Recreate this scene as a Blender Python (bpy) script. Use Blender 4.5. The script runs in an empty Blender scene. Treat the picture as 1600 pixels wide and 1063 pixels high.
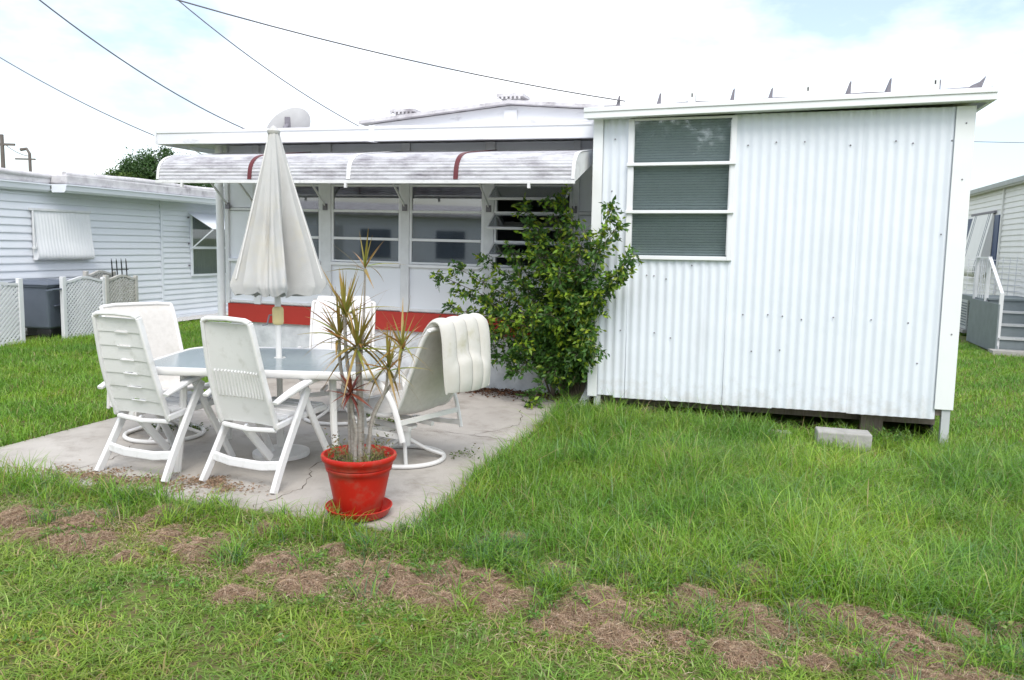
import bpy, math, random
import numpy as np
from mathutils import Matrix, Vector
R = math.radians
random.seed(7); rng = np.random.default_rng(11)
sc = bpy.context.scene
col = sc.collection

# ------------------------------------------------------------------ camera
cam_d = bpy.data.cameras.new('camera'); cam = bpy.data.objects.new('camera', cam_d); col.objects.link(cam)
cam_d.sensor_fit = 'HORIZONTAL'; cam_d.sensor_width = 36.0; cam_d.lens = 28.0
cam_d.clip_start = 0.05; cam_d.clip_end = 2000
CAMZ, PITCH, ROLL = 1.55, math.atan(149 / 1244), 0.025
U0 = Vector((0, math.sin(PITCH), math.cos(PITCH))); F0 = Vector((0, math.cos(PITCH), -math.sin(PITCH))); R0 = Vector((1, 0, 0))
cr, sr = math.cos(ROLL), math.sin(ROLL)
Rt = R0 * cr + U0 * sr; Up = U0 * cr - R0 * sr
M = Matrix((Rt, Up, -F0)).transposed().to_4x4(); M.translation = (0, 0, CAMZ)
cam.matrix_world = M
sc.camera = cam
def in_view(x, y, z=0.0, mx=0.12):
    """numpy mask: is the point inside the picture, with a margin for a step to the side"""
    zz = z - CAMZ
    d = np.maximum(y * math.cos(PITCH) - zz * math.sin(PITCH), 1e-3)
    v = (y * math.sin(PITCH) + zz * math.cos(PITCH)) / d
    u = x / d
    return (y > 0.8) & (np.abs(u) < .643 + mx) & (v > -.427 - mx) & (v < .6)

# ------------------------------------------------------------------ world, sun, exposure
w = bpy.data.worlds.new('World'); sc.world = w; w.use_nodes = True
nt = w.node_tree; N = nt.nodes; L = nt.links; N.clear()
SUN_EL, SUN_AZ = R(53), R(172)       # azimuth measured clockwise from +Y (away from the camera)
sky = N.new('ShaderNodeTexSky'); sky.sky_type = 'NISHITA'; sky.sun_disc = False
sky.sun_elevation = SUN_EL; sky.sun_rotation = SUN_AZ; sky.air_density = 1.0; sky.dust_density = 2.0; sky.ozone_density = 1.0
tc = N.new('ShaderNodeTexCoord')
mp = N.new('ShaderNodeMapping'); mp.inputs['Scale'].default_value = (1, 1, 2.4); mp.inputs['Location'].default_value = (1.3, .4, 0); mp.inputs['Rotation'].default_value = (0, 0, R(-33))
L.new(tc.outputs['Generated'], mp.inputs['Vector'])
ns = N.new('ShaderNodeTexNoise'); ns.inputs['Scale'].default_value = 2.1; ns.inputs['Detail'].default_value = 7; ns.inputs['Roughness'].default_value = .55
L.new(mp.outputs['Vector'], ns.inputs['Vector'])
rp = N.new('ShaderNodeValToRGB'); rp.color_ramp.elements[0].position = .40; rp.color_ramp.elements[1].position = .62
rp.color_ramp.elements[0].color = (.16, .16, .16, 1); rp.color_ramp.elements[1].color = (1, 1, 1, 1)
L.new(ns.outputs['Fac'], rp.inputs['Fac'])
mx = N.new('ShaderNodeMix'); mx.data_type = 'RGBA'
L.new(rp.outputs['Color'], mx.inputs['Factor'])
L.new(sky.outputs['Color'], mx.inputs[6])
mx.inputs[7].default_value = (7.2, 7.4, 7.6, 1)
bg = N.new('ShaderNodeBackground'); bg.inputs['Strength'].default_value = .10
L.new(mx.outputs[2], bg.inputs['Color'])
wo = N.new('ShaderNodeOutputWorld'); L.new(bg.outputs['Background'], wo.inputs['Surface'])

sl = bpy.data.lights.new('sun', 'SUN'); sl.energy = 1.0; sl.angle = R(32); sl.color = (1, .97, .92)
so = bpy.data.objects.new('sun', sl); col.objects.link(so)
sd = Vector((math.sin(SUN_AZ) * math.cos(SUN_EL), math.cos(SUN_AZ) * math.cos(SUN_EL), math.sin(SUN_EL)))
so.rotation_euler = sd.to_track_quat('Z', 'Y').to_euler(); so.location = (0, 0, 30)

vs = sc.view_settings
vs.view_transform = 'Standard'; vs.look = 'None'; vs.gamma = 1.0; vs.use_curve_mapping = False
vs.exposure = 1.30
sc.cycles.max_bounces = 8; sc.cycles.transparent_max_bounces = 12; sc.cycles.use_denoising = True

# ------------------------------------------------------------------ frame of the home: X along its front, Y into it
YAW = R(-17); OX, OY = .55, 8.19
CA, SA = math.cos(YAW), math.sin(YAW)
def W(x, y, z=0.0):
    return Vector((OX + x * CA - y * SA, OY + x * SA + y * CA, z))
def to_local(X, Y):
    dx, dy = X - OX, Y - OY
    return dx * CA + dy * SA, -dx * SA + dy * CA
def smooth(a, b, t):
    t = np.clip((t - a) / (b - a), 0, 1); return t * t * (3 - 2 * t)
def ground_z(X, Y):
    lx, ly = to_local(X, Y)
    z = -.022 - .05 * smooth(.6, 3.2, lx) * (1 - smooth(5, 9, lx))
    z = z + .012 * np.sin(1.7 * X + .6 * Y) * np.sin(1.3 * Y - .4 * X)
    return z

# ------------------------------------------------------------------ materials
def node_mat(name):
    m = bpy.data.materials.new(name); m.use_nodes = True
    return m, m.node_tree.nodes, m.node_tree.links, m.node_tree.nodes['Principled BSDF']
def mat(name, c, rough=.5, c2=None, scale=6, amt=.5, bump=0, bscale=60, metal=0, spec=.5, stretch=(1, 1, 1), dirt=None, dscale=2.5, dlo=.55, dhi=.75):
    m, n, l, p = node_mat(name)
    p.inputs['Roughness'].default_value = rough; p.inputs['Metallic'].default_value = metal
    p.inputs['Specular IOR Level'].default_value = spec
    tcn = n.new('ShaderNodeTexCoord'); mpn = n.new('ShaderNodeMapping'); mpn.inputs['Scale'].default_value = stretch
    l.new(tcn.outputs['Object'], mpn.inputs['Vector'])
    if c2 is None: c2 = tuple(v * .86 for v in c)
    t = n.new('ShaderNodeTexNoise'); t.inputs['Scale'].default_value = scale; t.inputs['Detail'].default_value = 6; t.inputs['Roughness'].default_value = .6
    l.new(mpn.outputs['Vector'], t.inputs['Vector'])
    r = n.new('ShaderNodeValToRGB'); r.color_ramp.elements[0].position = .5 - amt * .4; r.color_ramp.elements[1].position = .5 + amt * .4
    r.color_ramp.elements[0].color = (*c2, 1); r.color_ramp.elements[1].color = (*c, 1)
    l.new(t.outputs['Fac'], r.inputs['Fac']); out = r.outputs['Color']
    if dirt is not None:
        t2 = n.new('ShaderNodeTexNoise'); t2.inputs['Scale'].default_value = dscale; t2.inputs['Detail'].default_value = 9; t2.inputs['Roughness'].default_value = .68
        l.new(mpn.outputs['Vector'], t2.inputs['Vector'])
        r2 = n.new('ShaderNodeValToRGB'); r2.color_ramp.elements[0].position = dlo; r2.color_ramp.elements[1].position = dhi
        l.new(t2.outputs['Fac'], r2.inputs['Fac'])
        mm = n.new('ShaderNodeMix'); mm.data_type = 'RGBA'; mm.inputs[7].default_value = (*dirt, 1)
        l.new(r2.outputs['Color'], mm.inputs['Factor']); l.new(out, mm.inputs[6]); out = mm.outputs[2]
    l.new(out, p.inputs['Base Color'])
    if bump:
        t3 = n.new('ShaderNodeTexNoise'); t3.inputs['Scale'].default_value = bscale; t3.inputs['Detail'].default_value = 4
        l.new(mpn.outputs['Vector'], t3.inputs['Vector'])
        b = n.new('ShaderNodeBump'); b.inputs['Strength'].default_value = bump; b.inputs['Distance'].default_value = .01
        l.new(t3.outputs['Fac'], b.inputs['Height']); l.new(b.outputs['Normal'], p.inputs['Normal'])
    return m
def glass_mat(name, tint=(.72, .77, .78), base=.05):
    m, n, l, p = node_mat(name); n.remove(p)
    tr = n.new('ShaderNodeBsdfTransparent'); tr.inputs['Color'].default_value = (*tint, 1)
    gl = n.new('ShaderNodeBsdfGlossy'); gl.inputs['Roughness'].default_value = .03; gl.inputs['Color'].default_value = (1, 1, 1, 1)
    lw = n.new('ShaderNodeLayerWeight'); lw.inputs['Blend'].default_value = .5
    pw = n.new('ShaderNodeMath'); pw.operation = 'POWER'; pw.inputs[1].default_value = 4.5; l.new(lw.outputs['Facing'], pw.inputs[0])
    ma = n.new('ShaderNodeMath'); ma.operation = 'MULTIPLY_ADD'; ma.inputs[1].default_value = .9; ma.inputs[2].default_value = base
    l.new(pw.outputs[0], ma.inputs[0])
    mxn = n.new('ShaderNodeMixShader'); l.new(ma.outputs[0], mxn.inputs[0]); l.new(tr.outputs[0], mxn.inputs[1]); l.new(gl.outputs[0], mxn.inputs[2])
    l.new(mxn.outputs[0], n['Material Output'].inputs['Surface'])
    return m
def leaf_mat(name, rough=.45, trans=.3, spec=.4):
    m, n, l, p = node_mat(name)
    a = n.new('ShaderNodeAttribute'); a.attribute_name = 'col'
    l.new(a.outputs['Color'], p.inputs['Base Color']); p.inputs['Roughness'].default_value = rough; p.inputs['Specular IOR Level'].default_value = spec
    tl = n.new('ShaderNodeBsdfTranslucent'); l.new(a.outputs['Color'], tl.inputs['Color'])
    ms = n.new('ShaderNodeMixShader'); ms.inputs[0].default_value = trans
    l.new(p.outputs[0], ms.inputs[1]); l.new(tl.outputs[0], ms.inputs[2]); l.new(ms.outputs[0], n['Material Output'].inputs['Surface'])
    return m

m_white = mat('white_paint', (.80, .81, .82), .45, (.74, .75, .77), 3, dirt=(.5, .5, .48), dlo=.62, dhi=.85)
m_panel = mat('panel_paint', (.80, .82, .86), .5, (.77, .79, .83), 2, dirt=(.5, .5, .5), dlo=.66, dhi=.9)
m_alu = mat('aluminium_frame', (.74, .75, .76), .45, (.64, .65, .66), 9, metal=.0)
m_fascia = mat('fascia_paint', (.80, .81, .83), .45, (.74, .75, .78), 1.5, dirt=(.42, .41, .44), dscale=3, dlo=.58, dhi=.78, stretch=(1, 1, 3))
m_roof = mat('weathered_roof', (.66, .65, .66), .8, (.45, .43, .45), 5, dirt=(.22, .20, .22), dscale=4, dlo=.52, dhi=.72, bump=.3)
m_shed = mat('corrugated_paint', (.72, .76, .82), .40, (.69, .73, .79), 1.3, dirt=(.60, .62, .64), dscale=1.6, dlo=.6, dhi=.95, stretch=(1, 1, .25))
_n, _l = m_shed.node_tree.nodes, m_shed.node_tree.links; _p = _n['Principled BSDF']
_src = _p.inputs['Base Color'].links[0].from_socket
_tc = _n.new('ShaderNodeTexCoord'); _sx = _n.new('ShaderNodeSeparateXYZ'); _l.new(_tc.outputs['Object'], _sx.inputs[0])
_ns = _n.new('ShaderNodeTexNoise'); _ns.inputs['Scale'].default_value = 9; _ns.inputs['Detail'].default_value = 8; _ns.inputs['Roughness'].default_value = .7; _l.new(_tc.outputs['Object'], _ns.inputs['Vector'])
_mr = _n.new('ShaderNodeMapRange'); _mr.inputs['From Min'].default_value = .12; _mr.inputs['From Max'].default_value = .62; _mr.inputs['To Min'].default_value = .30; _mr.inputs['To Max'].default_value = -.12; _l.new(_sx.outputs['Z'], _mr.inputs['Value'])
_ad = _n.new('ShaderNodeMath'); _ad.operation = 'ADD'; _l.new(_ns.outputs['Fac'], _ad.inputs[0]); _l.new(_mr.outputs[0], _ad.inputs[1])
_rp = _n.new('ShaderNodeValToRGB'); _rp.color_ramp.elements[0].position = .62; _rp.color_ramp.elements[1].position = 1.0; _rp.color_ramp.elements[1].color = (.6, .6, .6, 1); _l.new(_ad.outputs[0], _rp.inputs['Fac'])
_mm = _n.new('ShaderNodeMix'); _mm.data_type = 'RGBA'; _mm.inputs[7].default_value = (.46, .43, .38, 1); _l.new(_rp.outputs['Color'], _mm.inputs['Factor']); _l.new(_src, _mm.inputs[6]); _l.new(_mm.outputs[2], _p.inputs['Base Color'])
_b2 = _n.new('ShaderNodeTexNoise'); _b2.inputs['Scale'].default_value = 2.2; _b2.inputs['Detail'].default_value = 3; _l.new(_tc.outputs['Object'], _b2.inputs['Vector'])
_bp = _n.new('ShaderNodeBump'); _bp.inputs['Strength'].default_value = .35; _bp.inputs['Distance'].default_value = .03; _l.new(_b2.outputs['Fac'], _bp.inputs['Height']); _l.new(_bp.outputs['Normal'], _p.inputs['Normal'])
m_trim = mat('shed_trim', (.80, .82, .82), .42, (.76, .78, .78), 2, dirt=(.55, .56, .52), dlo=.62, dhi=.9)
m_red = mat('red_paint', (.46, .034, .022), .5, (.41, .028, .018), 4, dirt=(.30, .04, .03), dlo=.6, dhi=.9)
m_block = mat('painted_foundation', (.76, .78, .80), .75, (.52, .54, .56), 7, bump=.5, bscale=25, dirt=(.36, .36, .35), dscale=3, dlo=.56, dhi=.8)
m_concrete = mat('bare_concrete', (.42, .41, .39), .85, (.30, .29, .27), 8, bump=.5, bscale=40)
m_awn = mat('ribbed_awning', (.84, .84, .86), .45, (.72, .72, .75), 5, dirt=(.36, .34, .38), dscale=5, dlo=.44, dhi=.70, stretch=(.7, 1, 2.2))
_n, _l = m_awn.node_tree.nodes, m_awn.node_tree.links
_p = _n['Principled BSDF']; _t = _n.new('ShaderNodeBsdfTranslucent'); _l.new(_p.inputs['Base Color'].links[0].from_socket, _t.inputs['Color'])
_m = _n.new('ShaderNodeMixShader'); _m.inputs[0].default_value = .36; _l.new(_p.outputs[0], _m.inputs[1]); _l.new(_t.outputs[0], _m.inputs[2]); _l.new(_m.outputs[0], _n['Material Output'].inputs['Surface'])
m_awnw = mat('awning_white', (.78, .78, .78), .5, (.66, .66, .66), 7, dirt=(.4, .4, .4), dscale=6)
m_maroon = mat('maroon_strip', (.13, .018, .022), .5, (.10, .012, .016), 8)
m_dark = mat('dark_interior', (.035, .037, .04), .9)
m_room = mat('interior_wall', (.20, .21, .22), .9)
m_blind = mat('blind_slat', (.78, .80, .79), .6, (.72, .74, .73), 4)
m_curtain = mat('curtain_cloth', (.30, .32, .35), .9, (.2, .21, .24), 14, stretch=(1, 6, .3))
m_glass = glass_mat('window_glass', (.80, .84, .85), .09)
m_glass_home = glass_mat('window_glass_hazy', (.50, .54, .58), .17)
m_soil = mat('soil', (.10, .075, .05), .95, (.05, .038, .026), 12, bump=.6)
m_wood = mat('weathered_wood', (.34, .28, .24), .85, (.22, .18, .15), 14, stretch=(6, 6, .6), bump=.4)
m_resin = mat('white_resin', (.79, .79, .79), .42, (.75, .75, .75), 5, dirt=(.50, .50, .46), dscale=9, dlo=.53, dhi=.85)
m_tube = mat('white_tube', (.76, .75, .73), .42, (.70, .69, .67), 6, dirt=(.50, .48, .44), dscale=9, dlo=.58, dhi=.85)
m_sling = mat('sling_mesh', (.62, .60, .57), .8, (.55, .53, .50), 30, bump=.3, bscale=250, dirt=(.48, .46, .42), dscale=3)
m_cush = mat('cushion_cloth', (.60, .585, .55), .85, (.53, .51, .46), 6, bump=.25, bscale=180, dirt=(.38, .36, .22), dscale=4.5, dlo=.58, dhi=.82)
m_cushw = mat('white_cushion_cloth', (.72, .71, .72), .85, (.66, .65, .66), 6, bump=.2, bscale=180)
m_seam_shade = mat('shaded_seam_thread', (.30, .29, .27), .9)  # thread darkened to stand in for shade in the quilting grooves
m_canvas = mat('umbrella_canvas', (.53, .53, .52), .9, (.46, .46, .45), 5, bump=.3, bscale=220, dirt=(.52, .49, .40), dscale=3.5, dlo=.5, dhi=.8)
m_crank = mat('yellowed_plastic', (.72, .60, .30), .5, (.66, .54, .26), 10)
m_pot = mat('red_pot', (.50, .020, .010), .48, (.43, .015, .008), 4, spec=.3, dirt=(.32, .11, .075), dscale=7, dlo=.50, dhi=.78)
m_potsoil = mat('potting_soil', (.09, .06, .04), .95, (.05, .035, .02), 30, bump=.8)
m_stem = mat('pale_cane', (.42, .39, .35), .85, (.26, .23, .20), 22, stretch=(1, 1, 3), bump=.6, bscale=90)
m_bark = mat('bark', (.16, .13, .10), .9, (.08, .065, .05), 18, stretch=(1, 1, .3), bump=.7)
m_slab = mat('patio_concrete', (.47, .44, .40), .85, (.37, .34, .305), 1.8, bump=.35, bscale=90, dirt=(.22, .19, .155), dscale=3.2, dlo=.50, dhi=.80)
m_bin = mat('bin_plastic', (.12, .14, .18), .5, (.10, .12, .155), 5)
m_black = mat('black_metal', (.02, .02, .022), .5)
m_lattice = mat('white_lattice', (.74, .75, .77), .55, (.66, .67, .69), 5)
m_lattice_old = mat('grimy_lattice', (.55, .54, .51), .65, (.42, .41, .38), 6, dirt=(.33, .30, .25), dscale=4)
m_siding = mat('vinyl_siding', (.76, .79, .84), .5, (.72, .75, .80), 3, dirt=(.56, .58, .60), dscale=2, dlo=.62, dhi=.9)
m_siding2 = mat('cream_siding', (.80, .79, .76), .5, (.75, .74, .71), 3)
m_greydeck = mat('grey_deck_paint', (.20, .235, .25), .6, (.16, .19, .20), 5)
m_greyl = mat('pale_grey_trim', (.50, .52, .53), .6)
m_blue = mat('navy_shutter', (.05, .08, .17), .5)
m_cable = mat('cable_sheath', (.16, .16, .18), .7)
m_pole = mat('pole_timber', (.16, .14, .13), .9)
m_dish = mat('dish_grey', (.50, .50, .50), .5, (.45, .45, .45), 8)
m_gal = mat('galvanised', (.22, .21, .24), .55, (.15, .14, .16), 14)
m_gravel = mat('white_gravel', (.62, .61, .60), .9, (.40, .39, .38), 60, bump=1, bscale=70)
m_leaf = leaf_mat('foliage', .42, .25)
m_grass = leaf_mat('grass_blade', .38, .40, .5)
m_straw = leaf_mat('dead_straw', .8, .12, .15)
m_tglass = glass_mat('table_glass', (.5, .58, .6), .12)

# ground material: lawn soil and moss green, brown patches
m_ground, n, l, p = node_mat('lawn_soil')
tcn = n.new('ShaderNodeTexCoord')
t1 = n.new('ShaderNodeTexNoise'); t1.inputs['Scale'].default_value = 1.6; t1.inputs['Detail'].default_value = 8
t2 = n.new('ShaderNodeTexNoise'); t2.inputs['Scale'].default_value = 26; t2.inputs['Detail'].default_value = 6
l.new(tcn.outputs['Object'], t1.inputs['Vector']); l.new(tcn.outputs['Object'], t2.inputs['Vector'])
r1 = n.new('ShaderNodeValToRGB'); r1.color_ramp.elements[0].position = .40; r1.color_ramp.elements[1].position = .62
r1.color_ramp.elements[0].color = (.085, .13, .028, 1); r1.color_ramp.elements[1].color = (.125, .17, .04, 1)
r2 = n.new('ShaderNodeValToRGB'); r2.color_ramp.elements[0].position = .45; r2.color_ramp.elements[1].position = .62
r2.color_ramp.elements[0].color = (0, 0, 0, 1)
l.new(t1.outputs['Fac'], r1.inputs['Fac']); l.new(t2.outputs['Fac'], r2.inputs['Fac'])
mm = n.new('ShaderNodeMix'); mm.data_type = 'RGBA'; mm.inputs[7].default_value = (.13, .10, .055, 1)
l.new(r2.outputs['Color'], mm.inputs['Factor']); l.new(r1.outputs['Color'], mm.inputs[6]); l.new(mm.outputs[2], p.inputs['Base Color'])
p.inputs['Roughness'].default_value = .95; p.inputs['Specular IOR Level'].default_value = .1

# ------------------------------------------------------------------ helpers
class MB:
    def __init__(s): s.v = []; s.f = []
    def add(s, vs_, fs_):
        b = len(s.v); s.v += [tuple(q) for q in vs_]; s.f += [tuple(i + b for i in q) for q in fs_]; return s
    def box(s, x0, x1, y0, y1, z0, z1):
        return s.add([(x0, y0, z0), (x1, y0, z0), (x1, y1, z0), (x0, y1, z0), (x0, y0, z1), (x1, y0, z1), (x1, y1, z1), (x0, y1, z1)],
                     [(0, 3, 2, 1), (4, 5, 6, 7), (0, 1, 5, 4), (1, 2, 6, 5), (2, 3, 7, 6), (3, 0, 4, 7)])
    def bar(s, a, b, wd, ht, up=(0, 0, 1)):
        a = Vector(a); b = Vector(b); d = (b - a).normalized(); up = Vector(up)
        sx = d.cross(up)
        if sx.length < 1e-4: sx = d.cross(Vector((0, 1, 0)))
        sx.normalize(); uz = sx.cross(d)
        o = [sx * wd / 2 + uz * ht / 2, -sx * wd / 2 + uz * ht / 2, -sx * wd / 2 - uz * ht / 2, sx * wd / 2 - uz * ht / 2]
        return s.add([a + q for q in o] + [b + q for q in o], [(3, 2, 1, 0), (4, 5, 6, 7), (0, 1, 5, 4), (1, 2, 6, 5), (2, 3, 7, 6), (3, 0, 4, 7)])
    def sweep(s, pts, sec, closed=False, up=(0, 0, 1), scale=None):
        """sec: list of (a,b) offsets along side and up; scale: per point factor"""
        pts = [Vector(q) for q in pts]; n_ = len(pts); k = len(sec); vs_ = []; prev = None
        for i in range(n_):
            if closed: d = pts[(i + 1) % n_] - pts[i - 1]
            else: d = pts[min(i + 1, n_ - 1)] - pts[max(i - 1, 0)]
            d.normalize(); u = Vector(up) if prev is None else prev
            sx = d.cross(u)
            if sx.length < 1e-4: sx = d.cross(Vector((0, 1, .1)))
            sx.normalize(); u = sx.cross(d); 
            if not closed: prev = u
            f_ = 1 if scale is None else scale[i]
            vs_ += [pts[i] + sx * a * f_ + u * b * f_ for a, b in sec]
        fs_ = []
        for i in range(n_ if closed else n_ - 1):
            j = (i + 1) % n_
            fs_ += [(i * k + q, i * k + (q + 1) % k, j * k + (q + 1) % k, j * k + q) for q in range(k)]
        if not closed: fs_ += [tuple(range(k))[::-1], tuple((n_ - 1) * k + q for q in range(k))]
        return s.add(vs_, fs_)
    def tube(s, pts, r, n=8, closed=False, scale=None, up=(0, 0, 1)):
        return s.sweep(pts, [(r * math.cos(2 * math.pi * q / n), r * math.sin(2 * math.pi * q / n)) for q in range(n)], closed, up, scale)
    def lathe(s, prof, n=24, c=(0, 0, 0)):
        vs_ = []; k = len(prof)
        for q in range(n):
            a = 2 * math.pi * q / n
            vs_ += [(c[0] + r * math.cos(a), c[1] + r * math.sin(a), c[2] + z) for r, z in prof]
        return s.add(vs_, [(q * k + i, ((q + 1) % n) * k + i, ((q + 1) % n) * k + i + 1, q * k + i + 1) for q in range(n) for i in range(k - 1)])
    def extr(s, poly, y0, y1, axis='y'):
        """polygon (a,b) extruded along an axis: axis y -> (a,y,b); axis x -> (x,a,b)"""
        k = len(poly)
        P = (lambda a, b, t: (a, t, b)) if axis == 'y' else ((lambda a, b, t: (t, a, b)) if axis == 'x' else (lambda a, b, t: (a, b, t)))
        return s.add([P(a, b, y0) for a, b in poly] + [P(a, b, y1) for a, b in poly],
                     [tuple(range(k)), tuple(range(2 * k - 1, k - 1, -1))] + [(i, i + k, (i + 1) % k + k, (i + 1) % k) for i in range(k)])
    def grid(s, fn, nu, nv):
        vs_ = [fn(i / nu, j / nv) for i in range(nu + 1) for j in range(nv + 1)]
        return s.add(vs_, [(i * (nv + 1) + j, (i + 1) * (nv + 1) + j, (i + 1) * (nv + 1) + j + 1, i * (nv + 1) + j + 1) for i in range(nu) for j in range(nv)])
    def mesh(s, name, smooth_=False):
        me = bpy.data.meshes.new(name); me.from_pydata(s.v, [], s.f); me.update()
        import bmesh
        bm = bmesh.new(); bm.from_mesh(me); bmesh.ops.recalc_face_normals(bm, faces=bm.faces); bm.to_mesh(me); bm.free()
        if smooth_: me.polygons.foreach_set('use_smooth', [True] * len(me.polygons))
        return me
    def build(s, name, m, parent=None, smooth_=False, bevel=0, solid=0, kind=None, label=None, sub=0):
        me = s.mesh(name, smooth_); me.materials.append(m)
        o = bpy.data.objects.new(name, me); col.objects.link(o); o.parent = parent
        if solid:
            md = o.modifiers.new('thickness', 'SOLIDIFY'); md.thickness = solid; md.offset = 0
        if sub:
            md = o.modifiers.new('smooth', 'SUBSURF'); md.levels = sub; md.render_levels = sub
        if smooth_:
            md = o.modifiers.new('split', 'EDGE_SPLIT'); md.split_angle = R(48)
        if bevel:
            md = o.modifiers.new('edge', 'BEVEL'); md.width = bevel; md.segments = 2; md.limit_method = 'ANGLE'; md.angle_limit = R(40)
        if kind: o['kind'] = kind
        if label: o['label'] = label
        return o
def tag(o, label, cat, group=None, kind=None):
    o['label'] = label; o['category'] = cat
    if group: o['group'] = group
    if kind: o['kind'] = kind
    return o
def thing(name, label, cat, x, y, z=0, rot=0, group=None, world=False):
    """an Empty at a thing's base; x, y in the frame of the home unless world"""
    o = bpy.data.objects.new(name, None); col.objects.link(o); o.empty_display_size = .1
    if world: o.location = (x, y, z); o.rotation_euler = (0, 0, rot)
    else: o.location = W(x, y, z); o.rotation_euler = (0, 0, YAW + rot)
    return tag(o, label, cat, group)
def inst(me, name, parent, loc=(0, 0, 0), rot=(0, 0, 0), scale=(1, 1, 1)):
    o = bpy.data.objects.new(name, me); col.objects.link(o); o.parent = parent
    o.location = loc; o.rotation_euler = rot; o.scale = scale
    return o
def arr_mesh(name, V, T, m, colr=None, parent=None, kind=None):
    """big triangle mesh from numpy arrays, optional per vertex colours"""
    me = bpy.data.meshes.new(name)
    V = np.asarray(V, np.float32); T = np.asarray(T, np.int32)
    me.vertices.add(len(V)); me.vertices.foreach_set('co', V.ravel())
    me.loops.add(T.size); me.loops.foreach_set('vertex_index', T.ravel())
    me.polygons.add(len(T)); me.polygons.foreach_set('loop_start', np.arange(len(T), dtype=np.int32) * 3)
    me.update(calc_edges=True)
    if colr is not None:
        at = me.color_attributes.new('col', 'FLOAT_COLOR', 'POINT')
        c4 = np.ones((len(V), 4), np.float32); c4[:, :3] = colr
        at.data.foreach_set('color', c4.ravel())
    me.materials.append(m)
    o = bpy.data.objects.new(name, me); col.objects.link(o); o.parent = parent
    if kind: o['kind'] = kind
    return o
def catmull(P, n=8):
    P = [Vector(q) for q in P]; o = []
    for i in range(len(P) - 1):
        a = P[max(i - 1, 0)]; b = P[i]; c = P[i + 1]; d = P[min(i + 2, len(P) - 1)]
        for k in range(n):
            t = k / n
            o.append(.5 * ((2 * b) + (c - a) * t + (2 * a - 5 * b + 4 * c - d) * t * t + (3 * b - a - 3 * c + d) * t ** 3))
    o.append(P[-1]); return o

# ================================================================== SETTING
# ground sheet: fine near the picture, reaching far away
xs = np.unique(np.concatenate([np.linspace(-600, -16, 12), np.linspace(-16, 16, 161), np.linspace(16, 600, 12)]))
ys = np.unique(np.concatenate([np.linspace(-600, -2, 10), np.linspace(-2, 20, 111), np.linspace(20, 600, 14)]))
GX, GY = np.meshgrid(xs, ys, indexing='ij'); GZ = ground_z(GX, GY)
nx, ny = len(xs), len(ys)
idx = np.arange(nx * ny).reshape(nx, ny)
q0, q1, q2, q3 = idx[:-1, :-1].ravel(), idx[1:, :-1].ravel(), idx[1:, 1:].ravel(), idx[:-1, 1:].ravel()
go = arr_mesh('ground', np.stack([GX.ravel(), GY.ravel(), GZ.ravel()], 1), np.concatenate([np.stack([q0, q1, q2], 1), np.stack([q0, q2, q3], 1)]), m_ground)
go['kind'] = 'structure'
SLX0, SLX1, SLY0 = -3.32, .14, -4.17
sb = MB().box(SLX0, SLX1, SLY0, -.015, -.14, 0).build('patio_slab', m_slab, bevel=.012)
sb.location = W(0, 0); sb.rotation_euler = (0, 0, YAW); sb['kind'] = 'structure'
for pts_ in ([(-3.3, -2.05), (-2.6, -2.10), (-1.9, -2.02), (-1.2, -2.08), (-.5, -2.0), (.12, -2.06)], [(-.95, -2.05), (-.88, -2.7), (-1.0, -3.2), (-.80, -3.7), (-.86, -4.15)], [(-2.5, -4.15), (-2.35, -3.7), (-2.55, -3.2)], [(-.2, -.9), (-.05, -1.5), (-.3, -2.02)]):
    q_ = catmull([(a, b, 0) for a, b in pts_], 10); rib_ = MB(); n_ = len(q_)
    for i in range(n_): 
        j_ = .012 * math.sin(i * 2.7) + .008 * math.sin(i * 5.1); w_ = .0022 + .0014 * math.sin(i * 1.3)
        dx_ = (q_[min(i + 1, n_ - 1)] - q_[max(i - 1, 0)]); dx_.normalize(); nx_ = Vector((-dx_.y, dx_.x, 0)); c_ = q_[i] + nx_ * j_
        rib_.v += [tuple(c_ + nx_ * w_ + Vector((0, 0, .0015))), tuple(c_ - nx_ * w_ + Vector((0, 0, .0015)))]
    rib_.f = [(2 * i, 2 * i + 1, 2 * i + 3, 2 * i + 2) for i in range(n_ - 1)]
    rib_.build('crack', m_soil, sb)

# ================================================================== THE MOBILE HOME with its enclosed porch
home = thing('mobile_home', 'white mobile home with enclosed porch, red band and long ribbed awning', 'mobile home', 0, 0)
HX0, HX1 = -4.10, .36
MB().box(HX0 + .04, HX1, .02, .16, -.1, .575).build('foundation', m_block, home)
MB().box(-.06, HX1, -.005, .015, -.1, .40).build('block_course', m_concrete, home, label='bare grey concrete blocks of the foundation')
MB().box(HX0 + .02, HX1, -.02, .16, .578, .785).build('skirt_band', m_red, home, label='bright red painted band below the wall panels')
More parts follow.
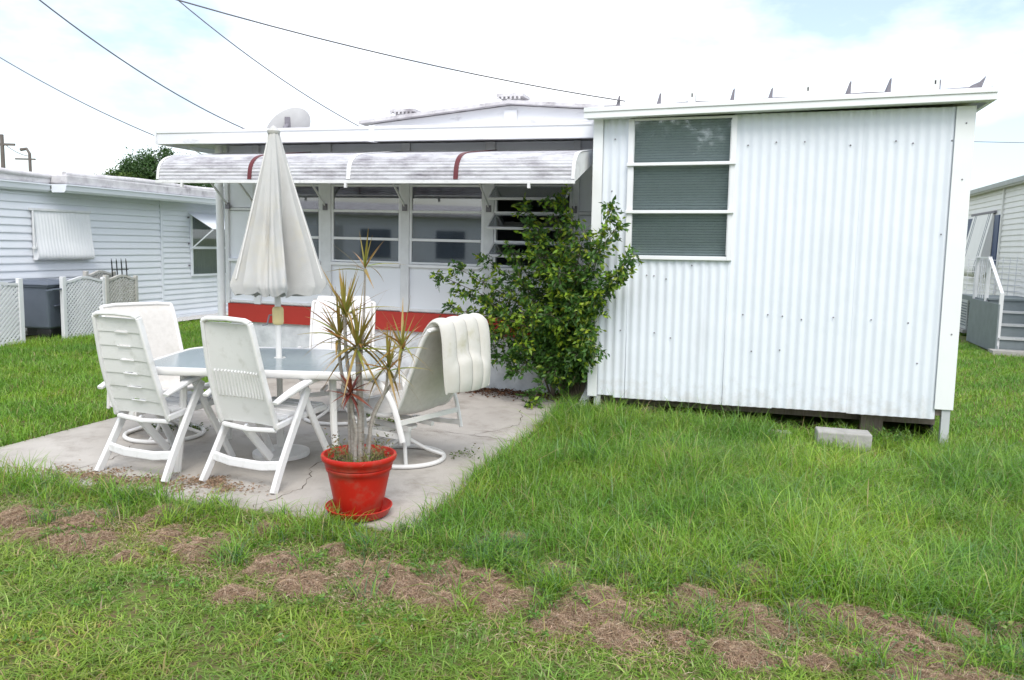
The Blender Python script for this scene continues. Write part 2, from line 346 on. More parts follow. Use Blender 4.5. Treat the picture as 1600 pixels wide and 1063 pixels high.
# posts and window bays
POSTS = [(-4.10, -4.05), (-3.72, -3.63), (-2.84, -2.71), (-1.86, -1.76), (-.91, -.80), (.03, .10)]
for a, b in POSTS:
    MB().box(a, b, -.030, .06, .788, 2.60).build('post', m_alu, home, bevel=.004)
BAYS = [(POSTS[i][1], POSTS[i + 1][0]) for i in range(5)] + [(.10, HX1)]
for i, (a, b) in enumerate(BAYS):
    a += .001; b -= .001
    MB().box(a, b, .0, .03, .79, 1.275).build('wall_panel', m_panel, home)
    MB().box(a, b, .0, .03, 2.17 if i not in (0, 5) else 1.90, 2.60).build('wall_panel', m_panel, home)
    MB().box(a, b, -.02, .04, .80, .83).build('rail', m_alu, home, bevel=.003)
    MB().box(a, b, -.045, .04, 1.277, 1.31).build('sill', m_white, home, bevel=.004)
    if i in (0, 5):
        MB().box(a, b, .0, .03, 1.312, 1.86).build('wall_panel', m_panel, home)
        MB().box(a, b, -.02, .04, 1.865, 1.895).build('rail', m_alu, home)
MB().box(HX0, HX1, -.028, -.001, 2.44, 2.475).build('header_rail', m_white, home, bevel=.003)
ZB = [1.312, 1.575, 1.875, 2.165]
for i in range(1, 5):
    a, b = BAYS[i]
    win = MB()
    fw = .028
    win.box(a + .002, a + fw, -.022, .03, 1.312, 2.165); win.box(b - fw, b - .002, -.022, .03, 1.312, 2.165)
    for z in ZB[1:3]: win.box(a + fw + .001, b - fw - .001, -.032, .02, z - .014, z + .014)
    win.box(a + fw + .001, b - fw - .001, -.022, .03, 1.314, 1.335); win.box(a + fw + .001, b - fw - .001, -.022, .03, 2.14, 2.163)
    wo_ = win.build('window', m_white, home, bevel=.003, label='awning window with three panes tilted open' if i == 4 else None)
    for k in range(3):
        z0, z1 = ZB[k] + .016, ZB[k + 1] - .016
        if i < 4:
            pn = MB().box(a + fw, b - fw, -.006, -.001, z0, z1).build('pane', m_glass_home, wo_)
        else:
            L_ = z1 - z0; th = R(58)
            me = MB().box(a + fw - .01, b - fw + .01, -.003, .003, -L_, 0).mesh('pane'); me.materials.append(m_glass_home)
            pn = inst(me, 'pane', wo_, (0, -.03, z1), (-th, 0, 0))
            fr = MB().box(a + fw - .016, b - fw + .016, -.009, .009, -L_ - .02, -L_ + .004).box(a + fw - .016, b - fw + .016, -.009, .009, -.012, .012)
            fr.box(a + fw - .024, a + fw - .010, -.009, .009, -L_, 0).box(b - fw + .010, b - fw + .024, -.009, .009, -L_, 0)
            me = fr.mesh('pane_frame'); me.materials.append(m_alu)
            inst(me, 'pane_frame', wo_, (0, -.03, z1), (-th, 0, 0))
# porch room behind the glass
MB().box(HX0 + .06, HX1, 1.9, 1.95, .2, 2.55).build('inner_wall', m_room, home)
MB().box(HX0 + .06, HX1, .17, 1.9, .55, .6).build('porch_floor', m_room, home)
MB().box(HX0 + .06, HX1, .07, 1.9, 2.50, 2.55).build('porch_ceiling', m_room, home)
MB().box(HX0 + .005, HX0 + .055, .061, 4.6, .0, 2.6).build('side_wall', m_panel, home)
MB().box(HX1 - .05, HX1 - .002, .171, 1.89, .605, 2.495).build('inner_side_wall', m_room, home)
cu = MB()   # added cloth panels standing in for the pale reflection in the lower panes
for i in (1, 2, 3):
    a, b = BAYS[i]; cu.box(a + .03, b - .03, .09, .095, 1.31, 1.72)
cu.build('reflection_panel', m_curtain, home, kind='stuff')
# corner pole in front of the corner, roof edge and soffit
MB().tube([(-4.16, -.03, .57), (-4.16, -.03, 2.59)], .045, 12).build('corner_pole', m_white, home, True)
MB().extr([(-.375, 2.58), (-.35, 2.575), (-.35, 2.72), (-.385, 2.725), (-.385, 2.70), (-.375, 2.69)], -4.72, .33, 'x').build('fascia', m_fascia, home)
MB().box(-4.75, -4.722, -.385, 4.4, 2.58, 2.735).build('end_fascia', m_fascia, home)
MB().add([(-4.72, -.35, 2.595), (.33, -.35, 2.595), (.33, 2.58, 2.72), (-4.72, 2.58, 2.72), (-4.72, -.35, 2.735), (.33, -.35, 2.735), (.33, 2.58, 2.88), (-4.72, 2.58, 2.88)],
         [(0, 3, 2, 1), (4, 5, 6, 7), (0, 1, 5, 4), (1, 2, 6, 5), (2, 3, 7, 6), (3, 0, 4, 7)]).build('porch_roof', m_roof, home)
MB().box(-2.06, -2.0, -.392, -.3, 2.57, 2.735).build('fascia_joint', m_fascia, home)
for x in (-4.45,):
    MB().bar((x, -.25, 2.59), (-4.16, -.02, 2.38), .03, .012).build('bracket', m_alu, home)
# trailer behind the porch: gable end and shallow roof
GP = [(-3.55, 2.5), (.30, 2.5), (.30, 3.295), (-1.47, 3.425), (-3.55, 3.215)]
MB().extr(GP, 2.62, 12, 'y').build('trailer_wall', m_fascia, home)
rf = MB()
for (xa, za), (xb, zb) in (((-3.72, 3.21), (-1.47, 3.435)), ((-1.47, 3.435), (.42, 3.297))):
    rf.add([(xa, 2.5, za), (xb, 2.5, zb), (xb, 12.1, zb), (xa, 12.1, za), (xa, 2.5, za + .045), (xb, 2.5, zb + .045), (xb, 12.1, zb + .045), (xa, 12.1, za + .045)],
           [(0, 3, 2, 1), (4, 5, 6, 7), (0, 1, 5, 4), (2, 3, 7, 6), (3, 0, 4, 7), (1, 2, 6, 5)])
tr = rf.build('trailer_roof', m_roof, home)
MB().box(-1.56, -1.38, 2.585, 2.615, 2.9, 3.36).build('gable_cover_strip', m_fascia, home)
for x, y, z, s in ((-1.47, 2.70, 3.50, 1), (-3.08, 2.75, 3.345, 1)):
    v = MB(); v.box(x - .12, x + .12, y - .12, y + .12, z - .04, z + .03); v.box(x - .19, x + .19, y - .17, y + .17, z + .03, z + .075)
    for k in range(6): v.box(x - .175 + k * .06, x - .145 + k * .06, y - .178, y - .171, z - .005, z + .03)
    v.build('roof_vent', m_roof, home, bevel=.012)
MB().box(-1.50, -1.44, 2.51, 12, 3.482, 3.49).build('ridge_cap', m_roof, home)

# awning along the porch front
awn = MB().box(-4.06, .295, -.042, -.0305, 2.476, 2.515).build('awning', m_awnw, home, bevel=.003)
AX = [-4.06, -2.965, -1.88, -.795, .295]
PROF = catmull([(0, -.042, 2.505), (0, -.35, 2.46), (0, -.70, 2.412), (0, -.94, 2.372), (0, -1.06, 2.322), (0, -1.125, 2.24), (0, -1.145, 2.12)], 8)
def rib_profile(off=0.0):
    o = []
    acc = 0
    for i in range(len(PROF) - 1):
        a, b = PROF[i], PROF[i + 1]; d = (b - a); nrm = Vector((0, d.z, -d.y)).normalized()
        for k in range(5):
            t = k / 5; q = a.lerp(b, t); s_ = acc + d.length * t
            o.append(q - nrm * (.0035 * math.sin(2 * math.pi * s_ / .034) * min(1, max(.15, (-q.y - .7) * 4)) + off))
        acc += d.length
    o.append(PROF[-1]); return o
RP = rib_profile()
for k in range(4):
    a, b = AX[k] + .004, AX[k + 1] - .004
    MB().grid(lambda u, v: (a + (b - a) * u, RP[round(v * (len(RP) - 1))].y, RP[round(v * (len(RP) - 1))].z), 1, len(RP) - 1).build('awning_panel', m_awn, awn, True, solid=.003)
for k, x in enumerate(AX):
    m_ = m_maroon if k in (1, 3) else m_awnw
    hw = .022
    xa, xb = (x - hw, x + hw) if 0 < k < 4 else ((x - .012, x + .02) if k == 0 else (x - .02, x + .012))
    MB().grid(lambda u, v: (xa + (xb - xa) * u, PROF[round(v * (len(PROF) - 1))].y - .008 * v ** 3, PROF[round(v * (len(PROF) - 1))].z + .009 - .004 * v), 1, len(PROF) - 1).build(
        'cover_strip', m_, awn, True, solid=.006, label='maroon strip over an awning joint' if m_ is m_maroon else None)
MB().box(-4.075, .31, -1.168, -1.140, 2.085, 2.115).build('front_bar', m_awnw, awn, bevel=.003)
for x in (-4.065, .302):   # end cheeks
    cheek = [(q.y, q.z - .002) for q in PROF] + [(-1.14, 2.10), (-.6, 2.27), (-.042, 2.44)]
    if x > 0: MB().extr(cheek, x - .002, x + .002, 'x').build('end_cheek', m_awnw, awn)
for x in (-4.05, -3.68, -2.775, -1.81, -.855, .06):
    MB().bar((x - .02, -.62, 2.41), (x, -.035, 1.93), .012, .022).build('arm', m_alu, awn)
    MB().box(x - .025, x + .025, -.05, -.031, 1.88, 1.95).build('arm_bracket', m_gal, awn)
for x in (-3.75, -1.90, -.1):
    MB().box(x - .012, x + .012, -1.174, -1.15, 2.045, 2.10).build('latch', m_awnw, awn)

# satellite dish on the porch roof
dish = thing('satellite_dish', 'grey satellite dish seen from behind on the porch roof', 'satellite dish', -3.64, .6, 2.80, R(16))
ds = MB()
def dfn(u, v):
    a = 2 * math.pi * u; rr = .31 * v
    return (rr * math.cos(a) * 1.0, .42 * rr * rr * 1.9 - .0, rr * math.sin(a) * .86)
ds.grid(dfn, 32, 8)
dr = ds.build('reflector', m_dish, dish, True, solid=.006); dr.location = (0, 0, .05); dr.rotation_euler = (R(34), R(-40), 0); dr.scale = (1, 1, .78)
MB().tube([(0, -.02, .12), (0, -.16, .06), (0, -.16, -.1)], .022, 8).build('mast', m_gal, dish, True)
MB().box(-.03, .03, -.06, .0, .03, .2).build('back_bracket', m_gal, dish)
MB().tube([(0, .0, -.1), (0, .30, -.02), (0, .42, .1)], .012, 6).build('feed_arm', m_dish, dish, True)

# ================================================================== CORRUGATED SHED
shed = thing('utility_shed', 'white corrugated metal shed on posts with a three-pane window', 'shed', .40, -.67, 0)
shed.rotation_euler = (0, -.0125, YAW)
SW, SD, SZ0, SZ1 = 3.08, 2.5, .145, 2.70
PIT = .0765
def sheet(xa, xb, zb, zt, win=None, yoff=0.0):
    v = []; f = []; n_ = max(2, int(round((xb - xa) / (PIT / 8))))
    rows = []
    for i in range(n_ + 1):
        x = xa + (xb - xa) * i / n_
        ph = (x / PIT) % 1.0
        y = -.0058 * math.sin(2 * math.pi * ph) + yoff
        top = zt
        if win and win[0] < x < win[1]: top = win[2]
        rows.append((x, y, zb, top))
    mb = MB()
    for i in range(n_):
        a, b = rows[i], rows[i + 1]
        top = min(a[3], b[3])
        mb.add([(a[0], a[1], a[2]), (b[0], b[1], b[2]), (b[0], b[1], top), (a[0], a[1], top)], [(0, 1, 2, 3)])
    import bmesh
    me = bpy.data.meshes.new('siding_sheet'); me.from_pydata(mb.v, [], mb.f); bm = bmesh.new(); bm.from_mesh(me)
    bmesh.ops.remove_doubles(bm, verts=bm.verts, dist=1e-5); bmesh.ops.recalc_face_normals(bm, faces=bm.faces); bm.to_mesh(me); bm.free()
    me.polygons.foreach_set('use_smooth', [True] * len(me.polygons)); me.materials.append(m_shed)
    return inst(me, 'siding_sheet', shed)
WX0, WX1, WZ0, WZ1 = .315, 1.255, 1.44, 2.69
EDGES = [.085, .25, .68, 1.05, 1.655, 2.28, 2.955]
BOT = [.165, .148, .150, .146, .152, .146]
for k in range(6):
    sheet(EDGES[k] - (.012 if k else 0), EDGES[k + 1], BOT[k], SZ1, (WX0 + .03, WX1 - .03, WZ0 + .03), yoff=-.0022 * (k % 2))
for x0, x1, zb in ((-.005, .085, .15), (2.944, 3.085, .235)):
    MB().box(x0, x1, -.026, -.0135, zb, 2.70).box(*((x0, x0 + .012, -.013, .09) if x0 < 1 else (x1 - .012, x1, -.013, .09)), zb, 2.70).build('corner_trim', m_trim, shed, bevel=.003)
# other walls, floor, roof
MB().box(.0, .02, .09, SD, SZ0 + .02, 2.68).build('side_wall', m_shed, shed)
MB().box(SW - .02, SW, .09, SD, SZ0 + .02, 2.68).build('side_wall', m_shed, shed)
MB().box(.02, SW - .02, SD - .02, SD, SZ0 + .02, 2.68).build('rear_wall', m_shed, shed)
MB().box(.021, SW - .021, .02, SD - .021, SZ0 + .03, SZ0 + .11).build('floor', m_wood, shed)
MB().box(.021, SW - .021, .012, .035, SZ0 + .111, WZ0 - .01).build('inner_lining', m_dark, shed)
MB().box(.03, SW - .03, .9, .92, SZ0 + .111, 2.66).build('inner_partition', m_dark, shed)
MB().box(-.02, .02, SD - .3, SD - .25, -.12, .16).box(SW - .1, SW - .06, SD - .3, SD - .25, -.12, .16).box(0, SW, SD - .2, SD - .15, -.12, .16).build('rear_shade_board', m_dark, shed)  # added dark boards standing in for the darkness under the shed
MB().box(SW - .05, SW - .03, .5, SD - .35, -.12, .16).build('side_shade_board', m_dark, shed)  # added dark board, keeps the gap under the right side dark
rb = MB(); rb.add([(-.06, -.14, 2.73), (SW + .105, -.14, 2.765), (SW + .105, SD, 2.765), (-.06, SD, 2.73), (-.06, -.14, 2.775), (SW + .105, -.14, 2.81), (SW + .105, SD, 2.81), (-.06, SD, 2.775)],
       [(0, 3, 2, 1), (4, 5, 6, 7), (0, 1, 5, 4), (1, 2, 6, 5), (2, 3, 7, 6), (3, 0, 4, 7)])
rb.build('roof', m_roof, shed)
fa = MB()
for (y0, y1, za, zb) in ((-.165, -.141, 2.745, 2.785), (-.155, -.141, 2.690, 2.7449)):
    fa.add([(-.07, y0, za - .005), (SW + .115, y0, za + .03), (SW + .115, y1, za + .03), (-.07, y1, za - .005), (-.07, y0, zb - .005), (SW + .115, y0, zb + .03), (SW + .115, y1, zb + .03), (-.07, y1, zb - .005)],
           [(0, 3, 2, 1), (4, 5, 6, 7), (0, 1, 5, 4), (1, 2, 6, 5), (2, 3, 7, 6), (3, 0, 4, 7)])
fa.add([(-.06, -.14, 2.692), (SW + .105, -.14, 2.727), (SW + .105, -.0, 2.727), (-.06, -.0, 2.692), (-.06, -.14, 2.703), (SW + .105, -.14, 2.738), (SW + .105, 0, 2.738), (-.06, 0, 2.703)],
       [(0, 3, 2, 1), (4, 5, 6, 7), (0, 1, 5, 4), (1, 2, 6, 5), (2, 3, 7, 6), (3, 0, 4, 7)])
fa.build('fascia', m_trim, shed, bevel=.004)
MB().box(SW + .080, SW + .112, -.14, SD, 2.72, 2.835).build('end_fascia', m_trim, shed)
# upturned rib ends and slotted tabs along the roof edge
FINS = [(.24, 0, 1), (.60, 0, 1), (1.22, 0, 1), (1.53, 0, .9), (2.14, 0, 1.1), (2.44, 0, 1.15), (2.80, 0, .8)]
TABS = [.87, 1.81, 2.76]
def rz(x): return 2.777 + .0113 * (x + .06)
for x, _, s_ in FINS:
    z = rz(x); h = .10 * s_
    o = MB().extr([(0, 0), (.10 * s_, 0), (.02, h), (0, h + .012)], -.003, .003, 'x').build('rib_end', m_gal, shed)
    o.location = (x, -.09, z); o.rotation_euler = (0, 0, R(22))
    o2 = inst(MB().extr([(-.04, 0), (.0, 0), (.004, h), (-.012, h)], -.0015, .0015, 'y').mesh('rib_flange'), 'rib_flange', o); o2.data.materials.append(m_gal)
for x in TABS:
    z = rz(x)
    t = MB().box(-.03, .03, -.004, .004, 0, .118).build('slotted_tab', m_trim, shed); t.location = (x, -.11, z)
    s2 = MB().box(-.005, .005, -.006, -.0041, .055, .085).build('slot', m_dark, t)
    b = MB().extr([(0.005, 0), (.08, 0), (.005, .07)], .03, .033, 'x').build('brace', m_gal, t)
MB().extr([(-.04, 0), (.07, 0), (.10, .10), (.055, .055), (.0, .03)], -.1, -.09, 'y').build('end_curl', m_gal, shed).location = (SW - .06, 0, rz(SW) + .003)
MB().tube([(x, -.085 + .008 * math.sin(5 * x), rz(x) + .012 + .006 * math.sin(9 * x)) for x in np.linspace(.1, SW, 30)], .007, 6).build('roof_seam', m_gal, shed, True)
# window
sw = MB()
fo = -.034
sw.box(WX0, WX0 + .05, fo, .03, WZ0, WZ1); sw.box(WX1 - .045, WX1, fo, .03, WZ0, WZ1)
sw.box(WX0 + .051, WX1 - .046, fo, .03, WZ0, WZ0 + .035)
sw.box(WX0 + .051, WX1 - .046, fo, .03, WZ1 - .02, WZ1)
shw = sw.build('window', m_white, shed, bevel=.004)
WB = [WZ0 + .036, 1.868, 2.288, WZ1 - .022]
for z in WB[1:3]:
    MB().box(WX0 - .005, WX1 + .002, fo - .022, -.003, z - .016, z + .012).build('meeting_rail', m_white, shw, bevel=.004)
for k in range(3):
    pn = MB().box(WX0 + .052, WX1 - .047, -.018, -.013, WB[k] + (.013 if k else 0), WB[k + 1] - (.017 if k < 2 else 0)).build('pane', m_glass, shw)
    for xa, xb in ((WX0 + .051, WX0 + .056), (WX1 - .052, WX1 - .0465)):
        MB().box(xa, xb, -.030, -.0185, WB[k] + .014, WB[k + 1] - .018).build('glazing_bead', m_alu, shw)
bl = MB()
nsl = 52
for k in range(nsl):
    z = WZ0 + .03 + k * (WZ1 - WZ0 - .04) / nsl
    bl.bar((WX0 + .04, .03, z), (WX1 - .035, .03, z), .024, .0012, (0, math.sin(R(56)), math.cos(R(56))))
bl.build('blind_slats', m_blind, shed, kind='stuff')
MB().box(WX0 + .02, WX1 - .015, .05, .055, WZ0, WZ1).build('blind_gap_shade', m_dark, shed)  # added dark sheet so the gaps between slats look shaded
# screws
scr = MB()
for x, z in [(.20, 2.53), (.17, 2.07), (1.35, 2.44), (1.60, 2.455), (1.83, 2.455), (2.19, 2.43), (2.52, 2.43), (2.66, 2.43), (2.93, 2.43), (3.02, 2.55), (3.02, 2.12), (.52, 1.28), (.60, 1.28), (.70, 1.28), (.93, 1.40),
             (1.36, .98), (1.58, .97), (1.71, .965), (1.88, .96), (2.13, .965), (2.42, .97), (2.70, .95), (2.80, .60), (3.03, .86), (.30, .78), (.60, .76), (.74, .74), (1.44, .66), (1.70, .66), (.26, 1.75), (2.9, 1.7)]:
    x += random.uniform(-.02, .02) if x < 2.9 else 0; z += random.uniform(-.018, .018)
    scr.lathe([(0, 0), (.0075, .0), (.006, .004), (0, .005)], 6)
    k = len(scr.v) - 24
    for i in range(k, len(scr.v)):
        vx, vy, vz = scr.v[i]; scr.v[i] = (x + vx, -.009 - vz if x < 2.955 else -.0265 - vz, z + vy)
scr.build('screw', m_gal, shed, kind='stuff')
# posts below
MB().box(.055, .115, .0, .06, -.12, .155).build('post', m_greyl, shed)
MB().box(SW - .075, SW - .012, -.01, .05, -.14, .24).build('post', m_greyl, shed, label='grey metal corner post under the shed')
MB().box(2.415, 2.52, .22, .32, -.12, .17).build('post', m_wood, shed, label='weathered wooden support post under the shed').rotation_euler = (0, 0, 0)
MB().box(2.525, 2.60, .26, .34, -.12, .10).build('post_shim', m_wood, shed)
for k in range(3): MB().box(.04, SW - .05, .35 + k * .7, .43 + k * .7, .03, SZ0 + .029).build('joist', m_wood, shed)

# small things under and beside the shed
cb = MB().box(-.21, .21, -.10, .10, -.02, .17).build('concrete_block', m_concrete, bevel=.012)
cb.location = W(2.62, -.98, -.085); cb.rotation_euler = (0, 0, YAW + R(3)); tag(cb, 'pale concrete block in the grass below the shed wall', 'concrete block')
cb2 = MB().box(-.10, .10, -.05, .05, -.02, .08).build('paving_brick', m_concrete, bevel=.008)
cb2.location = W(2.12, -.86, -.07); cb2.rotation_euler = (0, 0, YAW + R(8)); tag(cb2, 'small grey brick half sunk in grass beside the concrete block', 'brick')
dp = MB(); sec = [(-.04, -.03), (.04, -.03), (.04, .03), (-.04, .03)]
dp.sweep([(.36, -.30, .30), (.35, -.42, .12), (.33, -.58, .04), (.31, -.72, .02)], sec)
o = dp.build('downspout', m_trim, bevel=.006); o.location = W(0, 0); o.rotation_euler = (0, 0, YAW); tag(o, 'crumpled white downspout elbow lying by the shed corner', 'downspout')
lg = MB(); lg.tube(catmull([(.80, -.70, .02), (.95, -.62, .09), (1.05, -.48, .10)], 5), .03, 8, scale=[1.2 - .05 * i for i in range(11)])
o = lg.build('root_stub', m_bark, smooth_=True); o.location = W(0, 0, -.04); o.rotation_euler = (0, 0, YAW); tag(o, 'brown broken root stub below the shed wall', 'root')

# ================================================================== LEFT NEIGHBOUR
nb = thing('neighbor_home', 'white neighbouring home with lap siding and gutter behind lattice panels', 'mobile home', -8.7, 0)
def boards(par, x, y0, y1, z0, z1, h, m, sgn=1):
    n_ = int(round((z1 - z0) / h)); hh = (z1 - z0) / n_
    me = MB().extr([(0, 0), (.020 * sgn, 0), (.020 * sgn, .016), (.004 * sgn, hh - .001), (0, hh - .001)], y0, y1, 'y').mesh('siding_board'); me.materials.append(m)
    for k in range(n_): inst(me, 'siding_board', par, (x, 0, z0 + k * hh))
boards(nb, 0, -3.0, 4.22, .06, 2.23, .1115, m_siding)
boards(nb, 0, 4.28, 9.5, .06, 2.23, .0985, m_siding)
MB().box(-.2, -.001, -3, 9.5, .0, 2.24).build('wall', m_siding, nb)
MB().box(.0, .032, 4.222, 4.278, .03, 2.23).build('corner_strip', m_siding, nb)
MB().box(.0, .06, 3.9, 9.5, -.05, .055).build('base_trim', m_siding, nb)
MB().box(-3.2, .12, -3, 1.78, 2.30, 2.42).box(-3.2, .42, 1.781, 9.5, 2.30, 2.44).build('roof', m_roof, nb, bevel=.02)
edge = MB(); 
edge.tube([(.10, y, 2.42 + .012 * math.sin(3.1 * y)) for y in np.linspace(-3, 1.78, 20)], .045, 8); edge.tube([(.36, y, 2.45 + .014 * math.sin(2.3 * y)) for y in np.linspace(1.8, 9.5, 40)], .055, 8)
edge.build('roof_edge', m_roof, nb, True)
GUT = [(0, 2.17), (.07, 2.17), (.10, 2.20), (.115, 2.27), (.13, 2.275), (.13, 2.295), (0, 2.295)]
MB().extr([(a + .03, b) for a, b in GUT], -3, 1.75, 'y').build('gutter', m_siding, nb)
MB().extr([(a + .33, b) for a, b in GUT], 1.75, 9.5, 'y').build('gutter', m_siding, nb)
MB().box(.161, .329, 1.75, 1.765, 2.17, 2.295).build('gutter_return', m_siding, nb)
MB().box(.021, .33, 1.766, 9.5, 2.20, 2.225).build('soffit', m_siding, nb)
# closed clamshell shutter over a window
sh_ = MB().box(.022, .075, 1.45, 2.58, 1.885, 1.92).build('window_shutter', m_alu, nb, label='closed white clamshell shutter with rounded bottom')
sp = catmull([(.05, 0, 1.885), (.075, 0, 1.70), (.10, 0, 1.45), (.13, 0, 1.27), (.135, 0, 1.19), (.11, 0, 1.145), (.05, 0, 1.135)], 5)
MB().grid(lambda u, v: (sp[round(v * (len(sp) - 1))].x + .0016 * math.cos(u * 2 * math.pi * 18), 1.50 + 1.06 * u, sp[round(v * (len(sp) - 1))].z), 112, len(sp) - 1).build('shutter_leaf', m_white, sh_, True, solid=.004)
for y in (1.495, 2.565): MB().extr([(q.x - .003, q.z) for q in sp] + [(.03, 1.14), (.03, 1.88)], y - .003, y + .003, 'y').build('cheek', m_white, sh_)
MB().tube([(.09, 1.46, 1.88), (.10, 1.46, 1.5), (.09, 1.46, 1.33)], .014, 8).build('crank_rod', m_alu, sh_, True)
MB().lathe([(0, 0), (.035, 0), (.035, .03), (0, .03)], 12, (.1, 1.455, 1.31)).build('crank_box', m_alu, sh_)
# far window under a raised flap awning
wn = MB().box(.021, .05, 5.02, 5.07, .78, 1.98).box(.021, .05, 6.2, 6.25, .78, 1.98).box(.021, .05, 5.071, 6.199, .78, .82).box(.021, .05, 5.071, 6.199, 1.94, 1.98).box(.021, .052, 5.071, 6.199, 1.31, 1.36).build('window', m_siding, nb)
MB().box(.024, .03, 5.071, 6.199, .821, 1.309).build('pane', m_glass, wn); MB().box(.024, .03, 5.071, 6.199, 1.361, 1.939).build('pane', m_glass, wn)
MB().grid(lambda u, v: (.0215 + .0012 * math.sin(u * 90), 5.072 + 1.126 * u, .82 + 1.12 * v), 90, 1).build('curtain', m_curtain, wn)
fl = MB().add([(.03, 4.98, 1.99), (.03, 6.3, 1.99), (.58, 6.3, 1.70), (.58, 4.98, 1.70), (.03, 4.98, 2.0), (.03, 6.3, 2.0), (.58, 6.3, 1.712), (.58, 4.98, 1.712)], [(0, 3, 2, 1), (4, 5, 6, 7), (0, 1, 5, 4), (1, 2, 6, 5), (2, 3, 7, 6), (3, 0, 4, 7)]).build('flap_awning', m_siding, nb)
MB().bar((.05, 5.0, 1.30), (.57, 5.0, 1.69), .015, .02).build('strut', m_siding, fl)
for z in (.98, 1.4, 1.9): MB().box(.021, .05, 4.96, 4.985, z, z + .03).build('hinge', m_gal, wn)
# gravel strip at the wall foot
gr = MB().grid(lambda u, v: (.02 + .55 * u, 3.6 + 5.5 * v, .012 + .02 * random.random()), 14, 90).build('gravel_strip', m_gravel, kind='stuff')
gr.location = W(-8.7, 0, -.01); gr.rotation_euler = (0, 0, YAW); tag(gr, 'white gravel strip along the foot of the neighbouring wall', 'gravel')
MB().box(.03, .30, 3.95, 4.25, .03, .05).build('base_flashing', m_siding, nb).rotation_euler = (0, R(-6), 0)

# lattice screens, bin and trellis in front of that wall
def lattice(x, y, rot, wd, ht, m, label, arch=.06, dense=1):
    t = thing('lattice_panel', label, 'lattice panel', x, y, -.03, rot, 'lattice screens round the bin')
    # local: panel along Y from 0..wd, facing +X
    pr = MB()
    pr.box(-.03, .03, -.035, .035, 0, ht + .02)
    pr.build('post', m, t, bevel=.006)
    MB().box(-.025, .025, wd - .03, wd + .03, 0, ht - .01).build('post', m, t, bevel=.006)
    MB().box(-.018, .018, .036, wd - .031, .02, .06).build('bottom_rail', m, t)
    tp = MB(); tp.sweep([(0, .036 + (wd - .067) * k / 16, ht - .06 + arch * (1 - math.cos(2 * math.pi * k / 16)) / 2) for k in range(17)], [(-.02, -.018), (.02, -.018), (.02, .018), (-.02, .018)])
    tp.build('top_rail', m, t)
    lt = MB(); sp_ = .066; y0, y1, z0, z1 = .036, wd - .031, .06, ht - .07
    def top(y): return ht - .075 + arch * (1 - math.cos(2 * math.pi * (y - .036) / (wd - .067))) / 2
    for sgn in (1, -1):
        for k in range(-30, 60):
            # diagonal y = c + sgn * (z - z0)
            c = k * sp_
            pts = []
            for q in range(0, 61):
                z = z0 + (ht + arch - z0) * q / 60; yy = c + sgn * (z - z0)
                if y0 <= yy <= y1 and z <= top(yy): pts.append((yy, z))
            if len(pts) > 1:
                lt.bar((.006 * sgn, pts[0][0], pts[0][1]), (.006 * sgn, pts[-1][0], pts[-1][1]), .026, .010, (1, 0, 0))
    lt.build('lattice_strips', m, t, kind='stuff')
    return t
lattice(-8.0, .64, R(180), 1.25, .92, m_lattice, 'clean white lattice panel to the side of the bin away from the patio')
lattice(-7.86, 1.24, R(2), .78, .93, m_lattice, 'arched white lattice panel between the bin and the grimy panel')
lattice(-7.88, 2.07, R(4), .68, .93, m_lattice_old, 'grimy grey lattice panel below the black trellis spikes')
lattice(-8.25, 2.05, R(14), .80, .98, m_lattice_old, 'weathered arched lattice panel standing behind the grimy one')
bn = thing('trash_bin', 'dark blue-grey wheeled trash bin between white lattice panels', 'trash bin', -8.28, 1.33, -.02, R(8))
b = MB()
def ring(hx, hy, z): return [(-hx, -hy, z), (hx, -hy, z), (hx, hy, z), (-hx, hy, z)]
vv = ring(.24, .26, .17) + ring(.30, .34, .80); b.add(vv, [(3, 2, 1, 0), (4, 5, 6, 7), (0, 1, 5, 4), (1, 2, 6, 5), (2, 3, 7, 6), (3, 0, 4, 7)])
b.build('body', m_bin, bn, bevel=.03)
MB().box(-.32, .32, -.36, .36, .785, .81).build('rim', m_bin, bn, bevel=.008)
ld = MB(); ld.add(ring(.34, .38, .812) + ring(.33, .37, .84) + ring(.22, .26, .875), [(3, 2, 1, 0), (8, 9, 10, 11)] + [(i, (i + 1) % 4, (i + 1) % 4 + 4, i + 4) for i in range(4)] + [(i + 4, (i + 1) % 4 + 4, (i + 1) % 4 + 8, i + 8) for i in range(4)])
ld.build('lid', m_bin, bn, bevel=.02)
MB().box(.28, .315, -.20, .20, .50, .52).build('rib', m_bin, bn, bevel=.006)
MB().tube([(.30, -.36, .74), (.40, -.36, .76), (.40, .36, .76), (.30, .36, .74)], .015, 6).build('handle', m_bin, bn, True)
for s_ in (-1, 1):
    w_ = MB().lathe([(0, -.03), (.10, -.03), (.115, -.02), (.115, .02), (.10, .03), (0, .03)], 16).build('wheel', m_black, bn, True); w_.location = (.12, s_ * .20, .115); w_.rotation_euler = (R(90), 0, 0)
MB().box(-.2, .2, -.17, .17, .06, .168).build('axle_box', m_black, bn)
tl = thing('trellis', 'black metal trellis with four pointed spikes above the lattice', 'trellis', -8.30, 2.72, 0, R(0))
for k in range(4): MB().tube([(-.02, .105 * k, 0), (-.05, .105 * k - .03, 1.10), (-.052, .105 * k - .033, 1.16)], .011, 6, scale=[1, 1, .2]).build('spike', m_black, tl)
for z in (.55, .97): MB().bar((-.02 - .03 * z, -.03, z), (-.02 - .03 * z, .33, z), .014, .014).build('cross_bar', m_black, tl)

